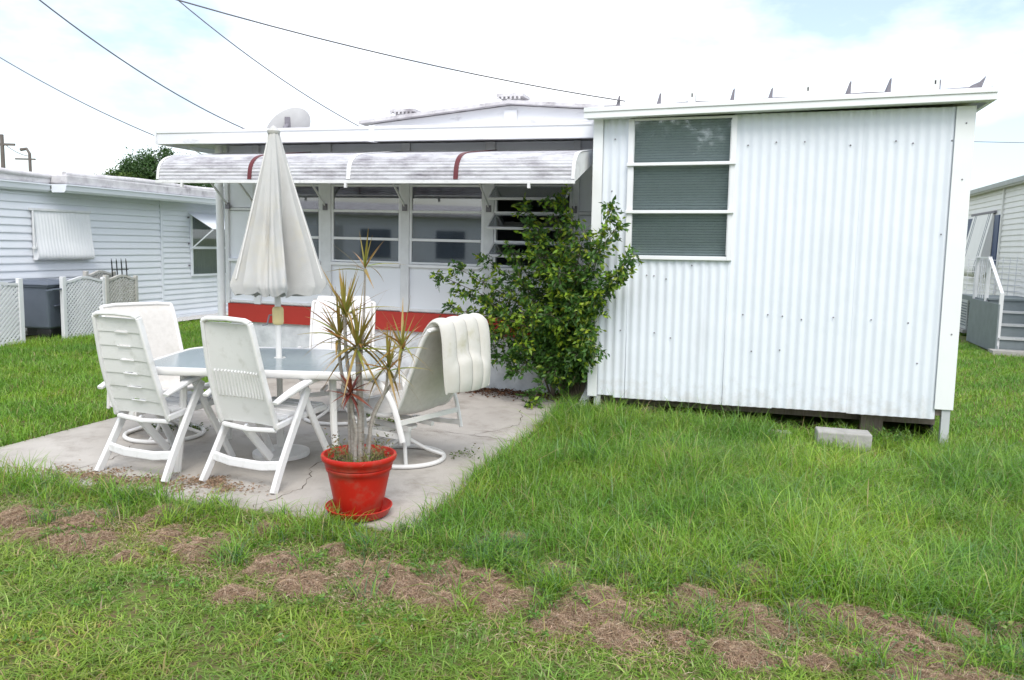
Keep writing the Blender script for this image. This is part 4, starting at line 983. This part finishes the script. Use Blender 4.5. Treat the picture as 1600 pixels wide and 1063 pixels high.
def shrub():
    t = thing('leafy_shrub', 'green leafy shrub growing between the porch wall and the corrugated shed', 'shrub', 0, 0)
    base = [(.20, -.32), (.10, -.28), (.28, -.38), (-.05, -.25)]
    # branch tips in the frame of the home (x, y, z)
    tips = [(-1.22, -.55, 1.24), (-1.02, -.55, 1.32), (-.95, -.5, 1.05), (-1.05, -.6, .92), (-.72, -.5, 1.40), (-.80, -.55, .72), (-.62, -.5, .42), (-.45, -.55, 1.52), (-.36, -.45, 1.93), (-.28, -.55, 1.75),
            (-.05, -.55, 1.98), (.05, -.5, 2.03), (.16, -.55, 1.80), (.34, -.85, 1.66), (.60, -.95, 1.93), (.66, -1.0, 1.72), (.50, -.9, 1.55), (.82, -1.05, 1.50), (.74, -1.0, 1.36), (.62, -.95, 1.24), (.48, -.9, 1.10),
            (.50, -.95, .66), (.42, -.9, .80), (.30, -.85, .98), (-.15, -.75, .02), (-.35, -.65, .30), (-.55, -.6, 1.18), (-.3, -.7, 1.25), (-.1, -.75, 1.45), (.1, -.8, 1.3), (-.2, -.75, .95), (.05, -.8, .9),
            (-.48, -.65, .85), (-.7, -.6, 1.0), (.18, -.75, 1.1), (-.12, -.65, 1.68), (-.88, -.55, .58), (-.3, -.7, .6), (-.62, -.6, .68), (-.42, -.6, .45), (-.22, -.6, 1.5), (.15, -.7, 1.55), (-.6, -.55, .9)]
    wood = MB(); C = []; D = []; S = []; K = []
    for i, tp in enumerate(tips):
        b = base[i % 4]; b3 = Vector((b[0], b[1], -.03)); tp = Vector(tp)
        if tp.z < .5: b3 = Vector((b[0] * .6, b[1] - .1, .45 + .2 * random.random()))
        mid = b3.lerp(tp, .5) + Vector((-.25 * (tp.x - b3.x), .05, .16 + .06 * random.random()))
        P = catmull([b3, b3.lerp(mid, .55) + Vector((0, 0, .04)), mid, tp], 8)
        wood.tube(P, .012, 6, scale=[1.1 - .95 * k / len(P) for k in range(len(P))])
        n_ = len(P)
        for q in range(int(n_ * .28), n_):
            f_ = q / (n_ - 1)
            for w_ in range(5):
                # side twig
                d = Vector((random.gauss(0, 1), random.gauss(-.35, .8), random.gauss(.15, .7))).normalized()
                Lt = random.uniform(.06, .20) * (1.25 - .65 * f_)
                e = P[q] + d * Lt + Vector((0, 0, -.25 * Lt)); 
                if random.random() < .5: wood.tube([P[q], P[q].lerp(e, .5) + Vector((0, 0, .01)), e], .0025, 4)
                new = random.random() < ((.55 if f_ > .78 else .26) if e.z > .6 else .14)
                for g in range(7):
                    u = .25 + .75 * (g + random.random()) / 7
                    c = P[q].lerp(e, u) + Vector((random.gauss(0, .012), random.gauss(0, .012), random.gauss(0, .012)))
                    if c.y > -.06 and c.x < .40: c.y = -.06 - .1 * random.random()
                    if c.x > .36 and c.y > -.75: c.y = -.75 - .12 * random.random()
                    C.append(c); D.append(d * .8 + Vector((random.gauss(0, .6), random.gauss(-.1, .6), random.gauss(-.35, .5)))); S.append(random.uniform(.042, .074))
                    if new and u > .5: K.append((random.uniform(.19, .28), random.uniform(.30, .40), random.uniform(.02, .045)))
                    else:
                        g_ = random.uniform(.7, 1.25); K.append((.062 * g_, .145 * g_, .026 * g_))
    wood.build('trunk', m_bark, t, True)
    V, T, cc = leaf_cloud(np.array(C), np.array(D), np.array(S), np.array(K))
    arr_mesh('crown', V, T, m_leaf, cc, t, 'stuff')
shrub()
def tree(name, label, x, y, z0, h, blobs, nleaf, size, c0, group=None):
    t = thing(name, label, 'tree', x, y, z0, 0, group, True)
    tr_ = MB(); tr_.tube(catmull([(0, 0, 0), (.1, 0, h * .25), (-.05, 0, h * .5), (0, 0, h * .8)], 5), .06 * h ** .7, 8, scale=[1.2 - .9 * k / 16 for k in range(16)])
    for bx, by, bz, br in blobs: tr_.tube(catmull([(0, 0, h * .35), (bx * .5, by * .5, h * .35 + (bz - h * .35) * .6), (bx, by, bz)], 4), .02 * h ** .7, 6, scale=[1 - .1 * k for k in range(9)])
    tr_.build('trunk', m_bark, t, True)
    C = []; tot = sum(b[3] ** 2 for b in blobs); K = []
    for bx, by, bz, br in blobs:
        k = int(nleaf * br * br / tot); sub = max(5, int(7 * br)); 
        cen = rng.normal(size=(sub * 4, 3)); cen /= np.linalg.norm(cen, axis=1, keepdims=True); cen *= br * rng.uniform(.55, 1.0, (len(cen), 1))
        pick = rng.integers(0, len(cen), k)
        pts = cen[pick] + rng.normal(size=(k, 3)) * br * .17
        C.append(pts + np.array([bx, by, bz])); br_ = rng.uniform(.65, 1.3, len(cen))[pick]
        K.append(np.array(c0) * (br_ * rng.uniform(.8, 1.2, k))[:, None])
    C = np.concatenate(C); K = np.concatenate(K); D = rng.normal(size=C.shape); D[:, 2] -= .3
    V, T, cc = leaf_cloud(C, D, rng.uniform(.7, 1.3, len(C)) * size, K)
    arr_mesh('crown', V, T, m_leaf, cc, t, 'stuff')
tree('broad_tree', 'rounded dark green tree rising behind the neighbouring roof', -20.2, 45, .45, 5.0, [(0, 0, 4.75, 1.25), (-1.3, 0, 4.3, .95), (1.4, 0, 4.3, 1.15), (2.5, .5, 4.0, 1.0), (.2, -.3, 4.2, 1.4)], 16000, .17, (.06, .125, .035), 'trees beyond the roofs')
tree('broad_tree', 'small pale green treetop beside the rounded dark tree', -21.6, 44, 0, 4.3, [(0, 0, 4.3, .8), (-.9, 0, 4.2, .5), (.8, 0, 4.4, .7)], 5000, .14, (.12, .19, .04), 'trees beyond the roofs')
tree('broad_tree', 'low dark tree behind the corner of the long awning', -15.8, 44, 0, 4.2, [(0, 0, 3.7, .8), (1.1, 0, 3.5, .7), (-1, 0, 3.5, .7)], 4000, .15, (.04, .085, .028), 'trees beyond the roofs')
tree('broad_tree', 'thin bare-topped tree just showing over the neighbouring roof', -23.9, 46, 0, 4.6, [(0, 0, 4.4, .45), (.9, 0, 4.45, .35)], 900, .13, (.07, .09, .04), 'trees beyond the roofs')

# ---- grass
def blades(P, h, wd, bend, seg, cc):
    """P (N,3) feet, h heights, wd widths, bend horizontal reach as a share of height, cc (N,3)"""
    n_ = len(P); az = rng.uniform(0, 2 * np.pi, n_); fa = az + np.pi / 2 + rng.normal(0, .5, n_)
    dx, dy = np.cos(az), np.sin(az); sx, sy = np.cos(fa), np.sin(fa)
    rows = []
    for k in range(seg + 1):
        t = k / seg; reach = bend * h * t ** 1.8; z = h * (t - .38 * np.minimum(bend, 1.3) * t ** 2.6)
        cx = P[:, 0] + dx * reach; cy = P[:, 1] + dy * reach; cz = P[:, 2] + z
        if k < seg:
            ww = wd * (1 - .55 * t) / 2
            rows.append(np.stack([cx - sx * ww, cy - sy * ww, cz], 1)); rows.append(np.stack([cx + sx * ww, cy + sy * ww, cz], 1))
        else: rows.append(np.stack([cx, cy, cz], 1))
    nv = len(rows); V = np.stack(rows, 1).reshape(-1, 3); i = np.arange(n_)[:, None] * nv; T = []
    for k in range(seg - 1):
        a = 2 * k; T += [i + [a, a + 1, a + 3], i + [a, a + 3, a + 2]]
    a = 2 * (seg - 1); T.append(i + [a, a + 1, a + 2])
    return V, np.concatenate(T, 0), np.repeat(cc, nv, 0)
def noise2(x, y, s, seed=0):
    r_ = np.random.default_rng(seed); v = 0
    for k in range(6):
        a = r_.uniform(0, 2 * np.pi); f_ = s * (1 + .7 * k); v = v + np.sin(f_ * (x * np.cos(a) + y * np.sin(a)) + r_.uniform(0, 6.28)) / (1 + .4 * k)
    return v / 2.6
CLUMPS = [(-2.70,4.24,0.10,0.12),(-2.30,4.17,0.10,0.14),(-2.17,3.90,0.13,0.09),(-1.95,4.35,0.07,0.10),(-1.78,4.01,0.06,0.10),(-1.54,3.85,0.09,0.12),(-1.30,4.17,0.05,0.07),(-1.11,3.67,0.09,0.10),(-0.92,3.48,0.08,0.09),(-0.88,3.88,0.05,0.07),(-1.19,3.35,0.07,0.05),(-0.57,3.57,0.12,0.13),(-0.72,3.66,0.06,0.07),(-0.28,3.69,0.07,0.08),(-0.14,3.55,0.14,0.10),(0.01,3.39,0.11,0.09),(-0.28,3.34,0.07,0.06),(0.25,3.72,0.06,0.06),(0.03,4.12,0.05,0.05),(-0.12,3.99,0.04,0.05),(0.39,3.34,0.13,0.14),(0.19,3.16,0.07,0.07),(0.45,3.08,0.07,0.08),(0.79,3.37,0.04,0.07),(0.71,3.08,0.04,0.04),(1.22,3.74,0.06,0.08),(1.08,3.27,0.06,0.08),(0.96,2.97,0.06,0.05),(0.86,3.49,0.06,0.05),(1.36,3.37,0.05,0.06),(1.60,3.28,0.11,0.08),(1.66,3.08,0.10,0.10),(1.92,3.27,0.07,0.06),(1.58,2.84,0.09,0.05),(1.84,2.85,0.08,0.05),(2.18,3.29,0.05,0.04),(1.22,2.93,0.05,0.03),(-0.41,3.46,0.06,0.06),(-1.51,3.99,0.03,0.04),(0.88,3.03,0.04,0.03),(-2.49,3.96,0.06,0.06),(-1.84,3.71,0.04,0.04),(0.58,3.63,0.04,0.04),(1.38,3.00,0.04,0.03)]
def clump_field(x, y, grow=1.0):
    f_ = np.zeros_like(x)
    for cx, cy, rx, ry in CLUMPS:
        g_ = grow * (1.0 + .3 * float(smooth(.4, 1.1, cx)))
        d = ((x - cx) / (rx * g_)) ** 2 + ((y - cy) / (ry * g_)) ** 2
        f_ = np.maximum(f_, 1 - d)
    return f_
def scatter(dens, x0, x1, y0, y1):
    n_ = int(dens * (x1 - x0) * (y1 - y0)); return rng.uniform(x0, x1, n_), rng.uniform(y0, y1, n_)
def keep_off(lx, ly):
    slab = (lx > SLX0 + .02) & (lx < SLX1 - .02) & (ly > SLY0 + .02)
    house = (ly > -.03) & (lx < .45) & (lx > -4.15)
    shed_ = (ly > -.60) & (lx > .3) & (lx < 3.4)
    left = (lx < -8.15) & (ly > -3); right = (lx > 6.75) & (ly > 5.5)
    steps = (lx > 5.65) & (lx < 6.9) & (ly > 6.7) & (ly < 10.1)
    return slab | house | shed_ | left | right | steps
def palette(n_, cols, wts, var=.25):
    k = rng.choice(len(cols), n_, p=np.array(wts) / sum(wts)); c = np.array(cols)[k]
    return c * rng.uniform(1 - var, 1 + var, (n_, 1)) * rng.uniform(.93, 1.07, (n_, 3))
GREEN = [(0.172, 0.345, 0.026), (0.218, 0.402, 0.040), (0.127, 0.270, 0.022), (0.287, 0.425, 0.080), (0.322, 0.322, 0.100)]
def grass(name, label, lx, ly, h, wd, bend, seg, cols, wts, var=.25):
    X = OX + lx * CA - ly * SA; Y = OY + lx * SA + ly * CA
    k = in_view(X, Y) & ~keep_off(lx, ly)
    X, Y, lx, ly = X[k], Y[k], lx[k], ly[k]
    h, wd, bend = (a[k] if isinstance(a, np.ndarray) else np.full(len(X), a) for a in (h, wd, bend))
    P = np.stack([X, Y, ground_z(X, Y) - .004], 1)
    pc = palette(len(X), cols, wts, var); na = noise2(X, Y, 1.7, 81); nb2 = noise2(X, Y, 4.5, 83)
    pc = pc * (1 + .16 * na + .10 * nb2)[:, None] * np.stack([1 + .16 * nb2 + .10 * na, np.ones(len(X)), 1 - .10 * nb2], 1)
    dry = rng.random(len(X)) < .035 + .03 * (nb2 > .5); pc[dry] = palette(int(dry.sum()), [(.36, .29, .14), (.30, .25, .10), (.42, .36, .20)], [2, 2, 1])
    V, T, cc = blades(P, h, wd, bend, seg, pc)
    o = arr_mesh(name, V, T, m_grass, cc); tag(o, label, 'grass', None, 'stuff'); return o
# tall unmown grass in front of the shed
lx, ly = scatter(5600, .0, 6.2, -4.30, -.55)
nz = noise2(lx, ly, 2.2, 3); nz2 = noise2(lx, ly, 6, 5)
edge_ = -4.17 + .10 * noise2(lx, ly * 0, 3.1, 9)
k = (rng.random(len(lx)) < smooth(-4.32, -3.95, ly + (edge_ + 4.17)) * .75 + .25) & (rng.random(len(lx)) < .92 + .3 * nz)
lx, ly, nz, nz2 = lx[k], ly[k], nz[k], nz2[k]
hh = (.135 + .05 * nz + .035 * nz2) * rng.uniform(.5, 1.4, len(lx)); hh = np.where(rng.random(len(lx)) < .12, hh * 1.6, hh)
hh *= .62 + .38 * smooth(4.6, 3.6, lx)
X = OX + lx * CA - ly * SA; Y = OY + lx * SA + ly * CA
cf = clump_field(X, Y, 1.5); k = (cf < .05) | (rng.random(len(lx)) < .08); lx, ly, hh = lx[k], ly[k], hh[k]
grass('tall_grass', 'tall uncut green grass between the patio and the shed', lx, ly, hh, rng.uniform(.0035, .0065, len(lx)), rng.uniform(.2, 1.5, len(lx)), 3, GREEN + [(.20, .34, .12)], [5, 5, 3, 2.6, .7, 2])
# tufts along the front edge of the slab
lx, ly = scatter(5200, -4.2, .3, -4.62, -4.12)
nz = noise2(lx, ly, 3.3, 21); dcen = np.abs(ly + 4.31 - .03 * nz)
dens = np.clip(1.15 - dcen / .17, 0, 1) * np.clip(.55 + .9 * nz, .1, 1) * np.where((lx > -.9) & (lx < .2), 1.6, 1) * np.where((lx > -1.95) & (lx < -1.72), .25, 1)
k = rng.random(len(lx)) < dens; lx, ly, nz = lx[k], ly[k], nz[k]
grass('edge_grass', 'tufts of long grass along the front edge of the patio', lx, ly, (.165 + .07 * nz) * rng.uniform(.4, 1.5, len(lx)), rng.uniform(.0035, .0065, len(lx)), rng.uniform(.2, 1.3, len(lx)), 3, GREEN, [4, 5, 3, 2.5, 1])
# mown lawn in the foreground
lx, ly = scatter(17500, -3.6, 3.6, -6.1, -4.1)
nz = noise2(lx, ly, 4, 31); nz2 = noise2(lx, ly, 9, 33)
X = OX + lx * CA - ly * SA; Y = OY + lx * SA + ly * CA
cf = clump_field(X, Y, 1.45)
pr = np.clip(.85 + .25 * nz + .2 * nz2, .3, 1) * np.where(cf > .1, .07, np.where(cf > -.9, .5, 1)) * np.where(ly > -4.2, np.where(lx > .1, .35, .6), 1)
k = rng.random(len(lx)) < pr; lx, ly, nz, nz2 = lx[k], ly[k], nz[k], nz2[k]
hh = (.036 + .012 * nz + .01 * nz2) * rng.uniform(.5, 1.6, len(lx)); tallb = rng.random(len(lx)) < .05; hh = np.where(tallb, hh * 2.0, hh)
grass('mown_grass', 'short mown yellowish green lawn in front of the dead grass', lx, ly, hh, rng.uniform(.0038, .0085, len(lx)), rng.uniform(.5, 2.2, len(lx)), 2,
      [(0.224, 0.366, 0.040), (0.277, 0.413, 0.061), (0.165, 0.295, 0.032), (0.354, 0.437, 0.116), (0.366, 0.307, 0.137)], [5, 4, 3, 2, 1.2])
# clumps of longer grass among the dead grass
tx, ty = scatter(70, -3.4, 3.4, -5.0, -4.15); k_ = rng.random(len(tx)) < np.where(tx > .2, 1, .45) * smooth(-5.05, -4.5, ty); tx, ty = tx[k_], ty[k_]; LX = []; LY = []
for a, b in zip(tx, ty):
    n_ = rng.integers(25, 110); LX.append(a + rng.normal(0, .045, n_)); LY.append(b + rng.normal(0, .035, n_))
lx = np.concatenate(LX); ly = np.concatenate(LY)
X = OX + lx * CA - ly * SA; Y = OY + lx * SA + ly * CA; k = (clump_field(X, Y, 1.4) < .1) | (rng.random(len(lx)) < .12); lx, ly = lx[k], ly[k]
grass('grass_tuft', 'bluish green long tufts scattered among the dead grass', lx, ly, .11 * rng.uniform(.4, 1.6, len(lx)), rng.uniform(.0035, .007, len(lx)), rng.uniform(.3, 1.5, len(lx)), 3, GREEN + [(.12, .22, .09)], [4, 4, 3, 2, .6, 4])
# lawn left of the patio and right of the shed
lx, ly = scatter(2600, -8.4, -3.25, -5.2, 3.2); d = ly
nz = noise2(lx, ly, 2, 41)
grass('left_lawn', 'bright green lawn between the patio and the lattice panels', lx, ly, (.085 + .03 * nz) * rng.uniform(.5, 1.5, len(lx)), rng.uniform(.006, .010, len(lx)), rng.uniform(.2, 1.3, len(lx)), 2, GREEN, [5, 5, 3, 1.5, .4])
lx, ly = scatter(1300, -8.4, -3.25, 3.2, 10); nz = noise2(lx, ly, 2, 41)
grass('far_lawn', 'distant strip of lawn behind the patio chairs', lx, ly, .07 * rng.uniform(.5, 1.5, len(lx)), rng.uniform(.008, .013, len(lx)), rng.uniform(.2, 1.3, len(lx)), 2, GREEN, [5, 5, 3, 1.5, .4])
lx, ly = scatter(1700, 3.1, 9.5, -1.5, 12); nz = noise2(lx, ly, 2, 51)
grass('right_lawn', 'lawn running past the shed towards the grey steps', lx, ly, (.075 + .03 * nz) * rng.uniform(.5, 1.5, len(lx)) * np.where(ly < .5, 1.2, .8), rng.uniform(.006, .012, len(lx)), rng.uniform(.2, 1.3, len(lx)), 2, GREEN, [5, 5, 3, 1.8, .5])

# ---- dead raked grass in mounds
SV = []; ST = []; SC = []; nb_ = 0
STRAW = [(.36, .25, .165), (.44, .32, .22), (.28, .19, .12), (.52, .41, .30), (.19, .125, .08)]
for cx, cy, rx, ry in CLUMPS:
    g_ = 1.0 + .3 * float(smooth(.4, 1.1, cx)); rx *= 1.55 * g_; ry *= 1.5 * g_; H_ = .026 + .15 * min(rx, ry)
    area = math.pi * rx * ry; n_ = int(1000 + 62000 * area)
    rr = np.sqrt(rng.uniform(0, 1.2, n_)) * np.where(rng.random(n_) < .12, 1.3, 1); aa = rng.uniform(0, 2 * np.pi, n_)
    wob = 1 + .22 * np.sin(3 * aa + cx * 9) + .14 * np.sin(5 * aa + cy * 7)
    x = cx + rx * rr * np.cos(aa) * wob; y = cy + ry * rr * np.sin(aa) * wob
    hz = H_ * np.clip(1 - rr ** 2, 0, 1) ** .8 * rng.uniform(.45, 1.0, n_) * (1 + .3 * np.sin(40 * x + 3) * np.sin(37 * y))
    z = ground_z(x, y) + hz + .004
    L_ = rng.uniform(.018, .06, n_); az = rng.uniform(0, 2 * np.pi, n_); el = rng.normal(0, .32, n_)
    dx, dy, dz = np.cos(az) * np.cos(el), np.sin(az) * np.cos(el), np.sin(el)
    # follow the slope of the mound
    slope = -(H_ * 1.5) * rr; dz = dz + slope * (np.cos(aa) * dx / rx + np.sin(aa) * dy / ry) * .5
    wv = rng.uniform(.0005, .0011, n_)
    A = np.stack([x - dx * L_ / 2, y - dy * L_ / 2, z - dz * L_ / 2], 1); Bm = np.stack([x + rng.normal(0, .004, n_), y + rng.normal(0, .004, n_), z + rng.uniform(0, .006, n_)], 1); Cc = np.stack([x + dx * L_ / 2, y + dy * L_ / 2, z + dz * L_ / 2], 1)
    sd_ = np.stack([-np.sin(az), np.cos(az), rng.normal(0, .5, n_)], 1) * wv[:, None]
    V = np.stack([A, Bm - sd_, Bm + sd_, Cc], 1).reshape(-1, 3); i = np.arange(n_)[:, None] * 4 + nb_
    SV.append(V); ST += [i + [0, 1, 2], i + [1, 3, 2]]; SC.append(np.repeat(palette(n_, STRAW, [4, 4, 3, 2, 2], .25), 4, 0)); nb_ += 4 * n_
    # soft core of the mound
    nu, nv = 18, 5
    U_, V_ = np.meshgrid(np.arange(nu), np.arange(nv + 1) / nv, indexing='ij'); a2 = 2 * np.pi * U_ / nu
    wb = 1 + .22 * np.sin(3 * a2 + cx * 9) + .14 * np.sin(5 * a2 + cy * 7)
    X2 = cx + rx * .98 * V_ * np.cos(a2) * wb; Y2 = cy + ry * .98 * V_ * np.sin(a2) * wb
    Z2 = ground_z(X2, Y2) - .006 + .72 * H_ * (1 - V_ ** 2) * (1 + .2 * np.sin(40 * X2 + 3) * np.sin(37 * Y2))
    core = np.stack([X2.ravel(), Y2.ravel(), Z2.ravel()], 1); SV.append(core); SC.append(np.tile(np.array([(.26, .18, .12)]), (len(core), 1)))
    id_ = np.arange(nu * (nv + 1)).reshape(nu, nv + 1) + nb_
    a_, b_, c_, d_ = id_[:, :-1].ravel(), np.roll(id_, -1, 0)[:, :-1].ravel(), np.roll(id_, -1, 0)[:, 1:].ravel(), id_[:, 1:].ravel()
    ST += [np.stack([a_, d_, c_], 1), np.stack([a_, c_, b_], 1)]; nb_ += len(core)
# loose straw between the mounds
lx, ly = scatter(13000, -3.4, 3.4, -5.3, -4.2); n_ = len(lx); X = OX + lx * CA - ly * SA; Y = OY + lx * SA + ly * CA
k = in_view(X, Y) & (rng.random(n_) < np.clip(.55 + .8 * noise2(X, Y, 5, 61), 0, 1) * np.clip(1 - np.abs(ly + 4.62) / .6, 0, 1)) & (clump_field(X, Y, 2.2) > -1.5)
X, Y = X[k], Y[k]; n_ = len(X); az = rng.uniform(0, 2 * np.pi, n_); L_ = rng.uniform(.02, .07, n_); z = ground_z(X, Y) + rng.uniform(.004, .03, n_); wv = rng.uniform(.001, .002, n_)
dx, dy = np.cos(az) * L_ / 2, np.sin(az) * L_ / 2
V = np.stack([np.stack([X - dx, Y - dy, z], 1), np.stack([X - np.sin(az) * wv, Y + np.cos(az) * wv, z + .004], 1), np.stack([X + np.sin(az) * wv, Y - np.cos(az) * wv, z + .004], 1), np.stack([X + dx, Y + dy, z - .003], 1)], 1).reshape(-1, 3)
i = np.arange(n_)[:, None] * 4 + nb_; SV.append(V); ST += [i + [0, 1, 2], i + [1, 3, 2]]; SC.append(np.repeat(palette(n_, STRAW, [4, 4, 3, 2, 2], .25), 4, 0))
o = arr_mesh('dead_grass', np.concatenate(SV), np.concatenate(ST), m_straw, np.concatenate(SC)); tag(o, 'brown mounds of dead raked grass along the mowing line', 'dead grass', None, 'stuff')

# ---- weeds in cracks, leaf litter, mud on the slab
def sprigs(name, label, spots, h, cols):
    C = []; D = []; S = []; K = []
    for (x, y, n_, sp_) in spots:
        for _ in range(n_):
            bx, by = x + random.gauss(0, sp_), y + random.gauss(0, sp_); top = random.uniform(.3, 1) * h
            for g in range(6):
                C.append((bx + random.gauss(0, .012), by + random.gauss(0, .012), .004 + top * (g + .5) / 6)); D.append((random.gauss(0, 1), random.gauss(0, 1), random.gauss(.4, .5))); S.append(random.uniform(.014, .03)); c = random.choice(cols); K.append([q * random.uniform(.8, 1.2) for q in c])
    V, T, cc = leaf_cloud(np.array(C), np.array(D), np.array(S), np.array(K)); o = arr_mesh(name, V, T, m_leaf, cc); return tag(o, label, 'weeds', None, 'stuff')
wl = lambda x, y: tuple(W(x, y))[:2]
sprigs('weed', 'small green weeds sprouting from the patio cracks', [(-1.05, 6.62, 60, .07), (-.95, 6.5, 30, .05), (-2.80, 6.3, 25, .05), (-2.55, 6.25, 20, .05), (-1.2, 6.9, 25, .06), (-.33, 5.66, 14, .05), (-.9, 5.5, 14, .06)], .07, [(.10, .16, .035), (.16, .20, .05), (.07, .12, .03)])
sprigs('weed_patch', 'leafy weeds below the corner of the shed', [(*wl(.62, -.78), 60, .07), (*wl(.85, -.8), 50, .07), (*wl(1.3, -.85), 20, .08), (*wl(2.6, -.85), 30, .06), (*wl(3.05, -.75), 40, .09), (*wl(.3, -.75), 40, .06)], .10, [(.08, .19, .03), (.06, .14, .025), (.12, .22, .04)])
sprigs('pot_weed', 'small weeds growing in the red pot', [(PX - .13, PY - .06, 10, .02), (PX + .1, PY - .1, 10, .03), (PX - .15, PY + .03, 8, .03), (PX + .12, PY + .05, 10, .03)], .20, [(.14, .17, .05), (.20, .16, .07)]).location = (0, 0, .31)
sp_ = []
for _ in range(150):
    x, y = random.uniform(-2.4, 2.4), random.uniform(2.7, 4.0)
    if random.random() < .6: sp_.append((x, y, random.randint(2, 9), .03))
sprigs('clover_weed', 'low broad-leaved weeds mixed into the mown lawn', sp_, .035, [(.13, .25, .04), (.10, .20, .035), (.19, .29, .06)])
# leaf litter under the shrub and along the wall
n_ = 1500; lx = rng.uniform(-1.4, .45, n_); ly = -.03 - np.abs(rng.normal(0, .16, n_)); X = OX + lx * CA - ly * SA; Y = OY + lx * SA + ly * CA
Cn = np.stack([X, Y, np.full(n_, .006) + rng.uniform(0, .02, n_)], 1); Dn = rng.normal(size=(n_, 3)); Dn[:, 2] *= .15
V, T, cc = leaf_cloud(Cn, Dn, rng.uniform(.02, .05, n_), palette(n_, [(.16, .08, .05), (.10, .055, .035), (.22, .13, .08)], [3, 3, 1]))
tag(arr_mesh('leaf_litter', V, T, m_straw, cc), 'reddish brown leaf litter under the shrub along the wall', 'leaf litter', None, 'stuff')
n_ = 900; lx = rng.uniform(.5, 3.3, n_); ly = rng.uniform(-.75, -.2, n_); X = OX + lx * CA - ly * SA; Y = OY + lx * SA + ly * CA
Cn = np.stack([X, Y, ground_z(X, Y) + .01 + rng.uniform(0, .03, n_)], 1); Dn = rng.normal(size=(n_, 3)); Dn[:, 2] *= .2
V, T, cc = leaf_cloud(Cn, Dn, rng.uniform(.02, .06, n_), palette(n_, [(.12, .08, .05), (.07, .05, .035), (.2, .14, .09)], [3, 3, 1]))
tag(arr_mesh('shed_litter', V, T, m_straw, cc), 'dry leaves in the dark gap under the shed', 'leaf litter', None, 'stuff')
def mud(name, label, lx, ly, rx, ry, n_):
    x = lx + rng.normal(0, rx, n_); y = ly + rng.normal(0, ry, n_); x += .05 * np.sin(y * 30) ; y += .04 * np.sin(x * 17)
    k = (y > SLY0 - .05) & (rng.random(n_) < .5 + .5 * noise2(x, y, 14, 71)); x, y = x[k], y[k]; n_ = len(x)
    X = OX + x * CA - y * SA; Y = OY + x * SA + y * CA
    Cn = np.stack([X, Y, .0025 + rng.uniform(0, .004, n_)], 1); Dn = rng.normal(size=(n_, 3)); Dn[:, 2] *= .06
    V, T, cc = leaf_cloud(Cn, Dn, rng.uniform(.008, .028, n_), palette(n_, [(.30, .21, .14), (.24, .165, .105), (.36, .27, .19)], [3, 3, 2], .2), .05)
    V[:, 2] = np.clip(V[:, 2], .001, .02)
    return tag(arr_mesh(name, V, T, m_straw, cc), label, 'dirt', None, 'stuff')
mud('brown_dirt', 'brown dirt and chaff washed over the patio beside the slatted chair', -1.95, -4.02, .30, .07, 9000)
mud('brown_dirt', 'small smear of brown dirt behind the feet of the slatted chair', -1.35, -3.86, .14, .05, 2500)
# dry and green grass in the pot
n_ = 260; aa = rng.uniform(0, 2 * np.pi, n_); rr = .17 * np.sqrt(rng.random(n_)); P = np.stack([PX + rr * np.cos(aa), PY + rr * np.sin(aa), np.full(n_, .305)], 1)
V, T, cc = blades(P, rng.uniform(.03, .13, n_), rng.uniform(.003, .006, n_), rng.uniform(.4, 1.6, n_), 3, palette(n_, [(.16, .25, .04), (.26, .22, .08), (.33, .25, .15)], [3, 2, 2]))
tag(arr_mesh('pot_grass', V, T, m_grass, cc), 'straggly grass growing round the canes in the red pot', 'grass', None, 'stuff')

# ================================================================== what stands behind the camera and shows in the window glass
bh = thing('neighbor_home', 'white home across the lawn, reflected in the porch windows', 'mobile home', -16.5, -6.5, 0, R(-45), None, True)
MB().box(-8, 8, -4, 0, 0, 2.5).build('wall', m_siding, bh)
MB().extr([(-4.3, 2.5), (.3, 2.5), (.3, 2.62), (-2, 3.05), (-4.3, 2.62)], -8.3, 8.3, 'x').build('roof', m_roof, bh)
for x in (-6, -3.4, .2, 3.0, 5.8): MB().box(x - .55, x + .55, .002, .03, .95, 2.0).build('window', m_bin, bh)
MB().box(-1.9, -1.0, .002, .04, .1, 2.1).build('door', m_greyl, bh)
for x, y, h, sc_, lb in ((-9.5, -15, 6.2, .9, 'tall leafy tree beside the reflected white home'), (-6.0, -13, 6.6, .95, 'tallest dark tree reflected in the shed window'), (-1.8, -14, 4.2, .75, 'lower rounded tree reflected in the shed window')):
    tree('broad_tree', lb, x, y, 0, h, [(0, 0, h * .78, 1.9 * sc_), (-1.5, 0, h * .6, 1.6 * sc_), (1.6, .3, h * .62, 1.6 * sc_), (.3, .6, h * .42, 1.8 * sc_), (-.8, .8, h * .22, 1.5 * sc_), (1.2, .8, h * .2, 1.4 * sc_)], 14000, .26, (.05, .095, .03), 'trees behind the camera')
